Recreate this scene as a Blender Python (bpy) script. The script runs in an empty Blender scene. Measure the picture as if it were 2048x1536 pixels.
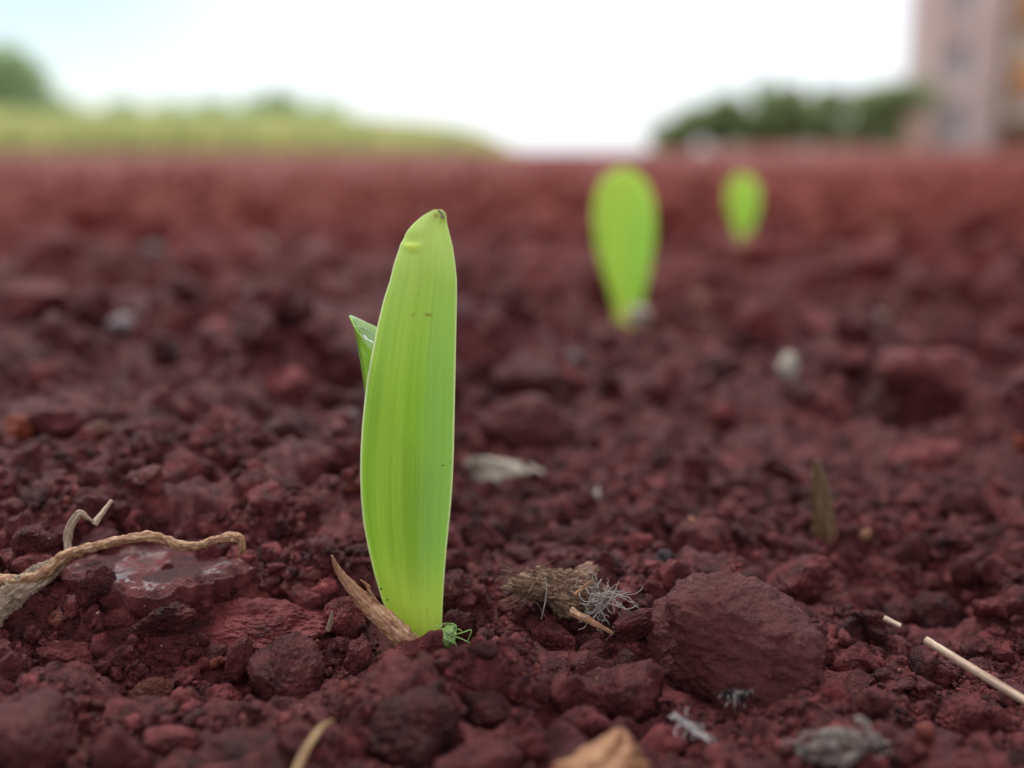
import bpy, math, random
import numpy as np
from mathutils import Vector, Matrix, Euler

random.seed(7)
RNG = np.random.default_rng(7)
MM = 0.001
scene = bpy.context.scene
COL = scene.collection

# ------------------------------------------------------------------ camera
F = 2196.0                      # focal length in photo pixels (2048 wide)
TILT = math.radians(12.03)
EYE = 0.044
cam_data = bpy.data.cameras.new("camera")
cam_data.sensor_width = 36.0
cam_data.lens = 36.0 * F / 2048.0
cam_data.clip_start = 0.002
cam_data.clip_end = 6000.0
cam_data.dof.use_dof = True
cam_data.dof.focus_distance = 0.0985
cam_data.dof.aperture_fstop = cam_data.lens / 3.15
cam = bpy.data.objects.new("camera", cam_data)
cam.location = (0, 0, EYE)
cam.rotation_euler = (math.pi / 2 - TILT, 0, 0)
COL.objects.link(cam)
scene.camera = cam

# ------------------------------------------------------------------ render and view
scene.render.engine = 'CYCLES'
scene.cycles.use_denoising = True
scene.cycles.max_bounces = 10
scene.cycles.transmission_bounces = 8
scene.cycles.transparent_max_bounces = 16
scene.view_settings.view_transform = 'Standard'
scene.view_settings.look = 'None'
scene.view_settings.exposure = 0.35
scene.view_settings.gamma = 1.0

# ------------------------------------------------------------------ sky and sun
SUN_EL, SUN_AZ = math.radians(52), math.radians(-28)      # azimuth from +Y, negative = left
world = bpy.data.worlds.new("World")
scene.world = world
world.use_nodes = True
wn, wl = world.node_tree.nodes, world.node_tree.links
wn.clear()
w_out = wn.new("ShaderNodeOutputWorld")
w_bg = wn.new("ShaderNodeBackground"); w_bg.inputs[1].default_value = 0.10
sky = wn.new("ShaderNodeTexSky"); sky.sky_type = 'NISHITA'; sky.sun_disc = False
sky.sun_elevation = SUN_EL; sky.sun_rotation = SUN_AZ
sky.air_density = 1.0; sky.dust_density = 0.4
tc = wn.new("ShaderNodeTexCoord")
mp = wn.new("ShaderNodeMapping"); mp.inputs['Scale'].default_value = (1, 1, 2.6)
cn = wn.new("ShaderNodeTexNoise"); cn.inputs['Scale'].default_value = 2.3; cn.inputs['Detail'].default_value = 6
cr = wn.new("ShaderNodeValToRGB")
cr.color_ramp.elements[0].position = 0.30; cr.color_ramp.elements[0].color = (0.72, 0.72, 0.72, 1)
cr.color_ramp.elements[1].position = 0.52; cr.color_ramp.elements[1].color = (1, 1, 1, 1)
# a gap of thin cloud high on the left, where blue shows through
vd = wn.new("ShaderNodeVectorMath"); vd.operation = 'DOT_PRODUCT'
gd = Vector((-0.50, 1.0, 0.21)).normalized(); vd.inputs[1].default_value = gd
gm = wn.new("ShaderNodeMapRange"); gm.interpolation_type = 'SMOOTHSTEP'
gm.inputs['From Min'].default_value = 0.955; gm.inputs['From Max'].default_value = 0.999
gm.inputs['To Min'].default_value = 1.0; gm.inputs['To Max'].default_value = 0.25
mu = wn.new("ShaderNodeMath"); mu.operation = 'MULTIPLY'
mx = wn.new("ShaderNodeMixRGB"); mx.inputs[2].default_value = (9.3, 9.6, 10.2, 1)
wl.new(tc.outputs['Generated'], mp.inputs[0]); wl.new(mp.outputs[0], cn.inputs['Vector'])
wl.new(cn.outputs[0], cr.inputs[0]); wl.new(tc.outputs['Generated'], vd.inputs[0])
wl.new(vd.outputs['Value'], gm.inputs['Value']); wl.new(cr.outputs[0], mu.inputs[0]); wl.new(gm.outputs[0], mu.inputs[1])
wl.new(mu.outputs[0], mx.inputs[0]); dim = wn.new("ShaderNodeMixRGB"); dim.blend_type = 'MULTIPLY'; dim.inputs[0].default_value = 1.0; dim.inputs[2].default_value = (0.84, 0.90, 0.94, 1)
wl.new(sky.outputs[0], dim.inputs[1]); wl.new(dim.outputs[0], mx.inputs[1])
wl.new(mx.outputs[0], w_bg.inputs[0]); wl.new(w_bg.outputs[0], w_out.inputs[0])

sun_d = bpy.data.lights.new("sun", 'SUN')
sun_d.energy = 2.1; sun_d.angle = math.radians(12); sun_d.color = (1.0, 0.96, 0.9)
sun = bpy.data.objects.new("sun", sun_d)
sd = Vector((math.sin(SUN_AZ) * math.cos(SUN_EL), math.cos(SUN_AZ) * math.cos(SUN_EL), math.sin(SUN_EL)))
sun.rotation_euler = sd.to_track_quat('Z', 'Y').to_euler()
sun.location = sd * 5
COL.objects.link(sun)

# ------------------------------------------------------------------ numpy gradient noise
_perm = np.random.default_rng(3).permutation(256); _perm = np.concatenate([_perm, _perm, _perm])
_g = np.random.default_rng(4).normal(size=(256, 3)); _g /= np.linalg.norm(_g, axis=1, keepdims=True)
def noise3(p):
    p = np.asarray(p, float)
    i = np.floor(p).astype(int); f = p - i; i &= 255
    u = f * f * f * (f * (f * 6 - 15) + 10)
    out = 0
    for dx in (0, 1):
        wx = u[:, 0] if dx else 1 - u[:, 0]
        for dy in (0, 1):
            wy = u[:, 1] if dy else 1 - u[:, 1]
            for dz in (0, 1):
                wz = u[:, 2] if dz else 1 - u[:, 2]
                h = _perm[_perm[_perm[i[:, 0] + dx] + i[:, 1] + dy] + i[:, 2] + dz]
                g = _g[h]
                d = g[:, 0] * (f[:, 0] - dx) + g[:, 1] * (f[:, 1] - dy) + g[:, 2] * (f[:, 2] - dz)
                out = out + wx * wy * wz * d
    return out * 1.5
def noise2(x, y, s, seed=0.0):
    return noise3(np.stack([x / s + 17.3 + seed, y / s + 41.7 - seed, np.full_like(x, 0.37 + seed)], 1))
def sstep(a, b, x):
    t = np.clip((x - a) / (b - a), 0, 1); return t * t * (3 - 2 * t)

# ------------------------------------------------------------------ terrain height (millimetres in, millimetres out)
def terrain(x, y):
    x = np.atleast_1d(np.asarray(x, float)); y = np.atleast_1d(np.asarray(y, float))
    r = np.hypot(x, y)
    left = 1 - sstep(-20, -4, x + 0.0 * y + noise2(x, y, 12, 3) * 4)
    near = 1 - sstep(220, 420, r)
    h = left * sstep(93, 128, y) * 7.0 * near                              # shelf on the left
    h += left * (1 - sstep(-60, -46, -x)) * 0
    h += 3.2 * (1 - sstep(-15, -11, x)) * sstep(94, 97.5, y + noise2(x, y, 5, 9) * 2) * near * (1 - sstep(120, 150, y))
    h += 2.0 * np.exp(-((x - 14) / 10) ** 2 - ((y - 104) / 9) ** 2)        # rise under the plant litter
    h += 2.2 * np.exp(-((x + 4) / 7) ** 2 - ((y - 84) / 6) ** 2)          # in front of the sprout
    h -= 4.0 * np.exp(-((x - 40) / 12) ** 2 - ((y - 104) / 16) ** 2)       # hollow on the right
    h -= 6.5 * np.exp(-((x + 21) / 6) ** 2 - ((y - 88) / 3.5) ** 2)          # hollow before the slab
    h += 8.0 * np.exp(-((x - 56) / 24) ** 2 - ((y - 196) / 16) ** 2)       # ridge on the right
    h -= 30.0 * np.exp(-((x - 65) / 5.5) ** 4 - ((y - 169) / 5) ** 4)        # dark pit before it
    h += 5.0 * np.exp(-((x - 10) / 30) ** 2 - ((y - 215) / 18) ** 2)
    far = sstep(180, 900, r)
    az = x / np.maximum(y, 1)
    h += np.where(y > 0, 1, 0) * sstep(0.10, 0.26, az) * (1 - sstep(0.31, 0.38, az)) * sstep(12000, 34000, r) * (1 - sstep(60000, 90000, r)) * 140
    h += (np.abs(noise2(x, y, 24, 21)) - 0.2) * 19.0 * sstep(135, 200, r) * (1 - sstep(900, 2500, r))
    h += noise2(x, y, 38, 1) * 3.2 * (1 - 0.5 * far)
    h += (np.abs(noise2(x, y, 11, 2)) - 0.2) * 3.0
    h += noise2(x, y, 4.2, 4) * 0.9 * (1 - sstep(300, 900, r))
    h += noise2(x, y, 1.5, 5) * 0.5 * (1 - sstep(150, 400, r))
    h += (np.abs(noise2(x, y, 2.6, 15)) - 0.2) * 1.6 * (1 - sstep(160, 400, r))
    h += noise2(x, y, 0.7, 16) * 0.22 * (1 - sstep(130, 200, r))
    h += noise2(x, y, 130, 6) * 6.0 * far
    h += noise2(x, y, 700, 7) * 9.0 * sstep(600, 2500, r)
    h += noise2(x, y, 9000, 8) * 16.0 * sstep(3000, 15000, r) * (1 - sstep(60000, 200000, r))
    return h

SPOTS = []     # (x, y, rx, ry, z): where the ground is bedded under a lying thing
_terrain_free = terrain
def terrain(x, y):
    x = np.atleast_1d(np.asarray(x, float)); y = np.atleast_1d(np.asarray(y, float))
    h = _terrain_free(x, y)
    for (cx, cyy, rx, ry, cz) in SPOTS:
        w = np.exp(-((((x - cx) / rx) ** 2 + ((y - cyy) / ry) ** 2) ** 2)); h = h * (1 - w) + (cz + 0.15 * (h - cz)) * w
    return h

_cy, _sy = math.cos(TILT), math.sin(TILT)
def ray(px, py):
    a = (px - 1024) / F; b = -(py - 768) / F
    return Vector((a, _cy + b * _sy, -_sy + b * _cy))      # forward depth 1
def at(px, py, y):
    """World point (mm) seen at a photo pixel, y millimetres ahead."""
    d = ray(px, py); return Vector((0, 0, EYE * 1000)) + d * (y / d.y)
def hit(px, py, lift=0.0):
    d = ray(px, py)
    ys = np.concatenate([np.linspace(50, 400, 1400), np.geomspace(401, 20000, 900)])
    t = ys / d.y
    X = d.x * t; Z = EYE * 1000 + d.z * t
    H = terrain(X, ys) + lift
    k = np.argmax(Z < H)
    if not (Z < H).any(): k = len(ys) - 1
    return Vector((X[k], ys[k], Z[k]))
def project(p):
    x, y, z = p[0], p[1], p[2] - EYE * 1000
    dep = y * _cy - z * _sy
    return 1024 + F * x / dep, 768 - F * (y * _sy + z * _cy) / dep, dep

# ------------------------------------------------------------------ object helpers
def tag(o, label=None, cat=None, group=None, kind=None):
    if label: o['label'] = label
    if cat: o['category'] = cat
    if group: o['group'] = group
    if kind: o['kind'] = kind
    return o
def link(name, me, mat=None, parent=None, loc=(0, 0, 0), scale=MM):
    o = bpy.data.objects.new(name, me); COL.objects.link(o)
    if mat: me.materials.clear(); me.materials.append(mat)
    if parent is not None:
        o.parent = parent
    else:
        o.location = Vector(loc) * MM; o.scale = (scale,) * 3
    return o
def empty(name, loc):
    o = bpy.data.objects.new(name, None); COL.objects.link(o)
    o.location = Vector(loc) * MM; o.scale = (MM,) * 3; o.empty_display_size = 1
    return o
def big_mesh(name, V, Fc, smooth=True, attrs=None):
    """V (n,3), Fc (m,k) all faces with the same number of corners."""
    me = bpy.data.meshes.new(name)
    k = Fc.shape[1]; m = len(Fc)
    me.vertices.add(len(V)); me.vertices.foreach_set("co", np.ascontiguousarray(V, np.float32).ravel())
    me.loops.add(m * k); me.loops.foreach_set("vertex_index", np.ascontiguousarray(Fc, np.int32).ravel())
    me.polygons.add(m); me.polygons.foreach_set("loop_start", np.arange(0, m * k, k, dtype=np.int32))
    me.polygons.foreach_set("use_smooth", np.full(m, smooth, bool))
    if attrs:
        for nm, arr in attrs.items():
            arr = np.asarray(arr, np.float32)
            if arr.ndim == 1:
                a = me.attributes.new(nm, 'FLOAT', 'POINT'); a.data.foreach_set("value", arr)
            else:
                a = me.attributes.new(nm, 'FLOAT_VECTOR', 'POINT'); a.data.foreach_set("vector", arr.ravel())
    me.update(calc_edges=True); me.validate()
    return me

# ------------------------------------------------------------------ material helpers
class NT:
    def __init__(s, name):
        s.m = bpy.data.materials.new(name); s.m.use_nodes = True
        s.n, s.l = s.m.node_tree.nodes, s.m.node_tree.links
        s.b = s.n["Principled BSDF"]; s.out = s.n["Material Output"]
    def new(s, t, **kw):
        x = s.n.new("ShaderNode" + t)
        for k, v in kw.items():
            if k in x.inputs: x.inputs[k].default_value = v
            else: setattr(x, k, v)
        return x
    def link(s, a, b): s.l.new(a, b)
    def noise(s, vec, scale, detail=4, rough=0.55):
        x = s.new("TexNoise"); x.inputs['Scale'].default_value = scale
        x.inputs['Detail'].default_value = detail; x.inputs['Roughness'].default_value = rough
        if vec is not None: s.link(vec, x.inputs['Vector'])
        return x.outputs[0]
    def ramp(s, fac, stops):
        x = s.new("ValToRGB"); e = x.color_ramp.elements
        while len(e) < len(stops): e.new(0.5)
        for i, (p, c) in enumerate(stops):
            e[i].position = p; e[i].color = (*c, 1) if len(c) == 3 else c
        s.link(fac, x.inputs[0]); return x.outputs[0]
    def mix(s, fac, a, b, mode='MIX'):
        x = s.new("MixRGB"); x.blend_type = mode
        for i, v in enumerate((fac, a, b)):
            if hasattr(v, 'is_linked'): s.link(v, x.inputs[i])
            elif i == 0: x.inputs[0].default_value = v
            else: x.inputs[i].default_value = (*v, 1)
        return x.outputs[0]
    def math(s, op, a, b=0.0, clamp=False):
        x = s.new("Math"); x.operation = op; x.use_clamp = clamp
        for i, v in enumerate((a, b)):
            if hasattr(v, 'is_linked'): s.link(v, x.inputs[i])
            else: x.inputs[i].default_value = v
        return x.outputs[0]
    def maprange(s, v, a, b, c=0.0, d=1.0, smooth=True):
        x = s.new("MapRange"); x.interpolation_type = 'SMOOTHSTEP' if smooth else 'LINEAR'
        s.link(v, x.inputs['Value'])
        for k, q in zip(('From Min', 'From Max', 'To Min', 'To Max'), (a, b, c, d)): x.inputs[k].default_value = q
        return x.outputs[0]
    def attr(s, nm):
        x = s.new("Attribute"); x.attribute_name = nm; return x
    def bump(s, h, dist, strength=1.0, normal=None):
        x = s.new("Bump"); x.inputs['Distance'].default_value = dist; x.inputs['Strength'].default_value = strength
        s.link(h, x.inputs['Height'])
        if normal is not None: s.link(normal, x.inputs['Normal'])
        return x.outputs[0]
    def pos(s): return s.new("NewGeometry").outputs['Position']

SOIL_DARK = (0.028, 0.0040, 0.0048)
SOIL_MID = (0.108, 0.0175, 0.0195)
SOIL_LITE = (0.26, 0.066, 0.066)
SOIL_RUST = (0.16, 0.033, 0.016)

def soil_material(name, source, wet=False, lift=0.0):
    t = NT(name); p = t.pos()
    if source == 'attr': rnd = t.attr('tint').outputs['Fac']
    elif source == 'object': rnd = t.new("ObjectInfo").outputs['Random']
    else: rnd = t.noise(p, 60, 3)
    n1 = t.noise(p, 420, 6, 0.6)
    base = t.ramp(n1, [(0.28, SOIL_DARK), (0.50, SOIL_MID), (0.78, SOIL_LITE)])
    # every clod has its own shade; a few are rusty
    shade = t.ramp(rnd, [(0.0, (0.48, 0.37, 0.40)), (0.45, (0.90, 0.88, 0.90)), (0.8, (1.3, 1.25, 1.25)), (1.0, (1.9, 1.95, 1.95))])
    base = t.mix(1.0, base, shade, 'MULTIPLY')
    rust = t.maprange(rnd, 0.972, 0.985)
    base = t.mix(t.math('MULTIPLY', rust, 0.75 if source == 'attr' else 0.0), base, SOIL_RUST)
    # blotches of rusty mineral and pale grains
    r2 = t.maprange(t.noise(p, 190, 4), 0.60, 0.72, 0, 0.45)
    base = t.mix(r2, base, (0.10, 0.025, 0.014))
    vo = t.new("TexVoronoi"); vo.inputs['Scale'].default_value = 1500; t.link(p, vo.inputs['Vector'])
    grain = t.math('MULTIPLY', t.maprange(vo.outputs['Distance'], 0.10, 0.20, 1, 0), t.maprange(t.noise(p, 900, 2), 0.62, 0.68))
    base = t.mix(t.math('MULTIPLY', grain, 0.8), base, (0.42, 0.24, 0.14))
    if lift:
        dry = t.new("VectorMath"); dry.operation = 'LENGTH'; t.link(p, dry.inputs[0])  # lighter with distance: drier soil, plus sky sheen painted into the colour
        base = t.mix(t.maprange(dry.outputs['Value'], 0.13, 0.75, 0.0, lift * 0.9), base, (0.215, 0.044, 0.027))
        t.link(t.maprange(dry.outputs['Value'], 0.13, 0.5, 0.22, 0.04), t.b.inputs['Specular IOR Level'])
    t.link(base, t.b.inputs['Base Color'])
    b1 = t.bump(t.noise(p, 1700, 5, 0.65), 0.00065, 1.0)
    b2 = t.bump(t.noise(p, 4600, 3, 0.6), 0.00036, 1.0, b1)
    rough = t.maprange(t.noise(p, 330, 3), 0.3, 0.7, 0.40, 0.66)
    t.b.inputs['Specular IOR Level'].default_value = 0.22
    nrm = b2
    if wet:
        geo = t.new("NewGeometry"); sx = t.new("SeparateXYZ"); t.link(geo.outputs['Normal'], sx.inputs[0])
        up = t.maprange(sx.outputs[2], 0.985, 0.996)
        film = t.math('MULTIPLY', t.maprange(t.noise(p, 210, 4), 0.49, 0.53), up)
        wetc = t.mix(t.math('MULTIPLY', up, 0.6), base, (0.035, 0.010, 0.013)); t.link(wetc, t.b.inputs['Base Color'])
        rough = t.mix(film, rough, (0.42, 0.42, 0.42))
        t.link(t.math('MULTIPLY', film, 0.8), t.b.inputs['Coat Weight'])
        t.b.inputs['Coat Roughness'].default_value = 0.26
        t.b.inputs['Coat IOR'].default_value = 1.5
        keep = t.math('SUBTRACT', 1.0, film)
        t.link(t.math('MULTIPLY', keep, 0.8), b2.node.inputs['Strength']); t.link(t.math('MULTIPLY', keep, 0.9), b1.node.inputs['Strength'])
    t.link(rough, t.b.inputs['Roughness'])
    t.link(nrm, t.b.inputs['Normal'])
    return t.m
M_SOIL_G = soil_material("soil_ground", 'noise', lift=0.75)
M_SOIL_C = soil_material("soil_crumbs", 'attr', lift=0.6)
M_SOIL_O = soil_material("soil_clods", 'object')
M_SOIL_W = soil_material("soil_wet", 'noise', wet=True)
def flat_tint_soil(name, tint, amount=0.6):
    m = M_SOIL_O.copy(); m.name = name
    n, l = m.node_tree.nodes, m.node_tree.links
    b = n["Principled BSDF"]; src = b.inputs['Base Color'].links[0].from_socket
    x = n.new("ShaderNodeMixRGB"); x.inputs[0].default_value = amount; x.inputs[2].default_value = (*tint, 1)
    l.new(src, x.inputs[1]); l.new(x.outputs[0], b.inputs['Base Color'])
    return m
M_SOIL_RUST = flat_tint_soil("soil_rust", (0.17, 0.045, 0.025), 0.6)
M_SOIL_ORANGE = flat_tint_soil("soil_orange", (0.27, 0.05, 0.018), 0.8)
M_PALE = flat_tint_soil("pale_grit", (0.50, 0.40, 0.33), 0.85)
M_GREY = flat_tint_soil("grey_grit", (0.33, 0.27, 0.28), 0.8)
M_WHITE = flat_tint_soil("white_grit", (0.60, 0.53, 0.44), 0.9)
M_TAN = flat_tint_soil("tan_grit", (0.42, 0.20, 0.11), 0.85)
M_SOIL_BIG = flat_tint_soil("soil_big", (0.165, 0.043, 0.043), 0.55)
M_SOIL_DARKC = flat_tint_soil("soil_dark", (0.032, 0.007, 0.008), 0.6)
M_MOULD = flat_tint_soil("dark_mould", (0.030, 0.034, 0.040), 0.75)

# ------------------------------------------------------------------ ground sheet
def build_ground():
    rr = np.concatenate([[0.5, 6, 14], np.geomspace(22, 56, 40)[:-1], np.geomspace(56, 420, 620)[:-1],
                         np.geomspace(420, 6000, 240)[:-1], np.geomspace(6000, 3.2e6, 120)])
    aa = np.concatenate([np.linspace(-math.pi, -0.62, 90)[:-1], np.linspace(-0.62, 0.62, 640)[:-1], np.linspace(0.62, math.pi, 91)])[:-1]
    R, A = np.meshgrid(rr, aa, indexing='ij')
    x = (R * np.sin(A)).ravel(); y = (R * np.cos(A)).ravel()
    z = terrain(x, y)
    z = np.where(R.ravel() > 80000, z * 0 , z)
    nr, na = len(rr), len(aa)
    i = np.arange(nr - 1)[:, None] * na; j = np.arange(na)[None, :]; jn = (j + 1) % na
    Fc = np.stack([i + j, i + na + j, i + na + jn, i + jn], -1).reshape(-1, 4)
    me = big_mesh("ground", np.stack([x, y, z], 1), Fc)
    tag(link("ground", me, M_SOIL_G), "dark red crumbly soil stretching away to the horizon", kind='structure')

# ------------------------------------------------------------------ clod shapes
import bmesh
_ico = {}
def ico(sub):
    if sub not in _ico:
        bm = bmesh.new(); bmesh.ops.create_icosphere(bm, subdivisions=sub, radius=1)
        V = np.array([v.co[:] for v in bm.verts]); Fc = np.array([[v.index for v in f.verts] for f in bm.faces])
        bm.free(); _ico[sub] = (V / np.linalg.norm(V, axis=1, keepdims=True), Fc)
    return _ico[sub]
def clod_shape(seed, sub, planes=11, p=9.0, lump=0.18, grit=0.07, fine=0.035, dims=(1, 1, 1)):
    r = np.random.default_rng(seed); V, Fc = ico(sub)
    n = r.normal(size=(planes, 3)); n /= np.linalg.norm(n, axis=1, keepdims=True)
    d = r.uniform(0.62, 1.0, planes)
    q = np.maximum(V @ n.T / d, 0) ** p
    rad = (q.sum(1) + 0.9 ** p * 0.35) ** (-1 / p)
    rad = np.minimum(rad, 1.35)
    P = V * rad[:, None]
    o = r.uniform(-50, 50, 3)
    k = 1 + lump * noise3(P * 1.3 + o) * 1.4 + grit * 1.6 * np.abs(noise3(P * 3.6 + o)) + grit * noise3(P * 7 + o) + fine * noise3(P * 15 + o)
    if sub >= 5: k = k + fine * 0.6 * noise3(P * 30 + o) - fine * 1.2 * np.maximum(0, 0.1 - np.abs(noise3(P * 2.2 + o + 9))) * 6
    P = P * k[:, None]
    P = P - (P.max(0) + P.min(0)) / 2; P = P / (P.max(0) - P.min(0)).max() * 2
    return P * np.array(dims), Fc

# ------------------------------------------------------------------ merged crumbs (far too many to count)
def scatter(name, label, n, rmin, rmax, smin, smax, sub, seed, half=0.58, power=2.2, sink=0.15, avoid=None):
    r = np.random.default_rng(seed)
    protos = [clod_shape(seed * 31 + k, sub, planes=int(r.integers(7, 13)), p=r.uniform(6, 13), lump=0.2, grit=0.10, fine=0.04) for k in range(9)]
    R = np.sqrt(r.uniform((rmin) ** 1.2, (rmax) ** 1.2, n)) if False else np.exp(r.uniform(np.log(rmin), np.log(rmax), n))
    if rmax / rmin < 4: R = np.sqrt(r.uniform(rmin ** 2, rmax ** 2, n))
    A = r.uniform(-half, half, n)
    x, y = R * np.sin(A), R * np.cos(A)
    s = smin * (smax / smin) ** (r.uniform(0, 1, n) ** power) / 2
    z = terrain(x, y) + s * (0.55 - sink - r.uniform(0, 0.5, n))
    if avoid is not None:
        ok = avoid(x, y, s); x, y, s, z = x[ok], y[ok], s[ok], z[ok]; n = len(x)
    Vs, Fs, Ts = [], [], []; off = 0
    which = r.integers(0, len(protos), n)
    for k, (V, Fc) in enumerate(protos):
        id_ = np.where(which == k)[0]
        if not len(id_): continue
        q = r.normal(size=(len(id_), 4)); q /= np.linalg.norm(q, axis=1, keepdims=True)
        a, b, c, d = q.T
        Rm = np.stack([1 - 2 * (c * c + d * d), 2 * (b * c - a * d), 2 * (b * d + a * c),
                       2 * (b * c + a * d), 1 - 2 * (b * b + d * d), 2 * (c * d - a * b),
                       2 * (b * d - a * c), 2 * (c * d + a * b), 1 - 2 * (b * b + c * c)], 1).reshape(-1, 3, 3)
        sc = s[id_, None] * r.uniform(0.65, 1.15, (len(id_), 3))
        P = np.einsum('nij,nvj->nvi', Rm, V[None] * sc[:, None, :])
        P += np.stack([x[id_], y[id_], z[id_]], 1)[:, None, :]
        nv = len(V)
        Vs.append(P.reshape(-1, 3)); Fs.append((Fc[None] + (np.arange(len(id_)) * nv)[:, None, None] + off).reshape(-1, 3))
        Ts.append(np.repeat(r.uniform(*((0, 1) if rmax < 150 and smax < 4 else (0.22, 0.86)), len(id_)), nv)); off += len(id_) * nv
    me = big_mesh(name, np.concatenate(Vs), np.concatenate(Fs), True, {'tint': np.concatenate(Ts)})
    return tag(link(name, me, M_SOIL_C), label, kind='stuff')

def off_the_named(x, y, s):
    """Keep loose crumbs from lying on or right before the named clods and litter."""
    ok = keep_leaf_clear(x, y, s) & (((x - 65) / 8) ** 2 + ((y - 168) / 8) ** 2 > 1)
    z = _crumb_base(x, y) + s
    dep = y * _cy - (z - EYE * 1000) * _sy
    px = 1024 + F * x / dep; py = 768 - F * (y * _sy + (z - EYE * 1000) * _cy) / dep
    for (qx, qy, qw, qh, qd) in placed[:n_named] + placed[n_named + n_random:]:
        e = ((px - qx) / (qw * 0.95)) ** 2 + ((py - qy) / (qh * 0.95)) ** 2
        ok &= ~((e < 1) & (py - s / dep * F * 1.2 < qy + qh * 0.62) & (dep < qd + 1.5))
    return ok
_crumb_base = terrain
placed = []      # (px, py, half width px, depth) so loose crumbs stay off the named things
BASE_Y = 95.0
LEAF_X = at(850, 1275, BASE_Y).x
def keep_leaf_clear(x, y, s):
    return ~((np.abs(x - LEAF_X) < 4.1 + s) & (np.abs(y - BASE_Y) < 3.2 + s))
# ------------------------------------------------------------------ individual clods
def clod(px, py, w, h, seed, label, mat=None, name="soil_clod", cat="soil clod", sub=5, deep=None, lift=0.25, dz=None, rot=0.0, group=None, **kw):
    """A clod whose picture is about w by h photo pixels round (px, py)."""
    c = at(px, py, 100)
    # size depends on the distance: iterate
    y = 100.0
    for _ in range(6):
        p = hit(px, py, lift * h / F * y) if deep is None else at(px, py, deep)
        y = p.y
    dep = project(p)[2]
    rx, rz = w / F * dep / 2, h / F * dep / 2
    ry = kw.pop('ry', None) or (rx + rz) / 2
    if deep is not None and deep < 150: SPOTS.append((p.x, p.y, rx * 1.05, ry * 1.05, p.z - rz * 0.55))
    V, Fc = clod_shape(seed, sub, **kw)
    me = big_mesh(name, V / np.abs(V).max(0), Fc)
    o = link(name, me, mat or M_SOIL_O, loc=p)
    o.scale = (rx * MM, ry * MM, rz * MM); o.rotation_euler = (-TILT * 0.6, rot, 0)
    tag(o, label, cat, group)
    placed.append((px, py, w / 2, h / 2, dep))
    return o

clod(1458, 1298, 335, 310, 101, "largest rounded soil clod, right of the plant litter", M_SOIL_BIG, sub=7, deep=89.5, rot=0.2, planes=16, p=7, lump=0.20, grit=0.055, fine=0.022)
clod(572, 1352, 165, 175, 102, "oval dark clod standing left of the brown husk, before the shadowed hollow", sub=6, deep=88, rot=0.3, planes=10, p=6, grit=0.05)
clod(812, 1330, 150, 130, 103, "knobbly clod half hiding the foot of the tall sprout", sub=6, deep=88.5, planes=9, p=6, grit=0.08)
clod(825, 1470, 190, 165, 104, "rounded blurred clod below the tall sprout near the picture edge", sub=6, deep=76, planes=13, p=5)
clod(1232, 1400, 200, 165, 105, "broad gritty clod left of the largest clod", sub=6, deep=84.5, planes=10, p=7, grit=0.06)
clod(1110, 1290, 95, 100, 106, "pitted round clod between the aphid and the plant litter", sub=6, deep=93, planes=9, p=6, grit=0.09)
clod(300, 1392, 98, 82, 107, "rusty orange angular clod left of the oval dark clod", M_SOIL_RUST, sub=6, deep=86, planes=8, p=16, lump=0.08)
clod(225, 1400, 70, 80, 108, "pinkish angular clod touching the rusty orange one", sub=5, deep=86, planes=8, p=16, lump=0.08)
clod(140, 1325, 120, 85, 109, "flat-topped clod under the dry root on the left", sub=6, deep=90, planes=8, p=10)
clod(350, 1492, 120, 90, 110, "wedge-shaped clod at the bottom beneath the rusty one", sub=5, deep=77, planes=7, p=14)
clod(60, 1480, 210, 190, 111, "big dark clod in the bottom left corner", M_SOIL_DARKC, sub=5, deep=74, planes=12, p=6)
clod(480, 1510, 190, 90, 112, "low blurred clod at the bottom edge left of the straw stalk", sub=5, deep=75, planes=10, p=7)
clod(1150, 1460, 140, 120, 113, "rounded clod behind the tan dry leaf", sub=5, deep=79, planes=10, p=7)
clod(980, 1440, 130, 110, 114, "reddish clod left of the tan dry leaf", sub=5, deep=80, planes=10, p=8)
clod(960, 1530, 190, 100, 115, "blurred clod cut by the bottom edge below the sprout", sub=5, deep=72, planes=10, p=7)
clod(1590, 1175, 155, 135, 116, "square-shouldered clod behind the largest clod", sub=6, deep=108, planes=8, p=9)
clod(1400, 1090, 130, 110, 117, "reddish pointed clod above the largest clod", sub=5, deep=118, planes=8, p=8)
clod(1270, 1250, 95, 75, 118, "curved clod between the rootlets and the largest clod", sub=6, deep=93, planes=8, p=8)
clod(1190, 1310, 80, 65, 119, "smooth tilted clod below the rootlets", sub=5, deep=91, planes=9, p=9)
clod(980, 1345, 75, 65, 120, "small gritty clod below the aphid", sub=5, deep=88.5, planes=9, p=6)
clod(1040, 1120, 110, 60, 121, "smooth pale-topped clod behind the plant litter", sub=5, deep=114, planes=9, p=7)
clod(670, 1025, 130, 120, 122, "round clod with a hollow left of the tall sprout", sub=5, deep=120, planes=10, p=6)
clod(590, 900, 150, 170, 123, "blurred upright clod on the left shelf beside the sprout", sub=5, deep=135, planes=10, p=7)
clod(390, 970, 190, 150, 124, "broad sloping clod in the middle of the left shelf", sub=5, deep=120, planes=9, p=8)
clod(330, 1010, 70, 45, 125, "smooth lilac-grey pebble above the dry root", M_GREY, sub=5, deep=113, planes=9, p=8)
clod(120, 850, 120, 75, 126, "angular block with a pale sloping top on the far left", sub=5, deep=131, planes=6, p=16)
clod(42, 858, 62, 62, 127, "bright orange-red crumb near the left edge", M_SOIL_ORANGE, sub=4, deep=130, planes=8, p=8)
clod(205, 865, 60, 50, 128, "pinkish crumb beside the angular block", M_SOIL_RUST, sub=4, deep=128, planes=8, p=8)
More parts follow.
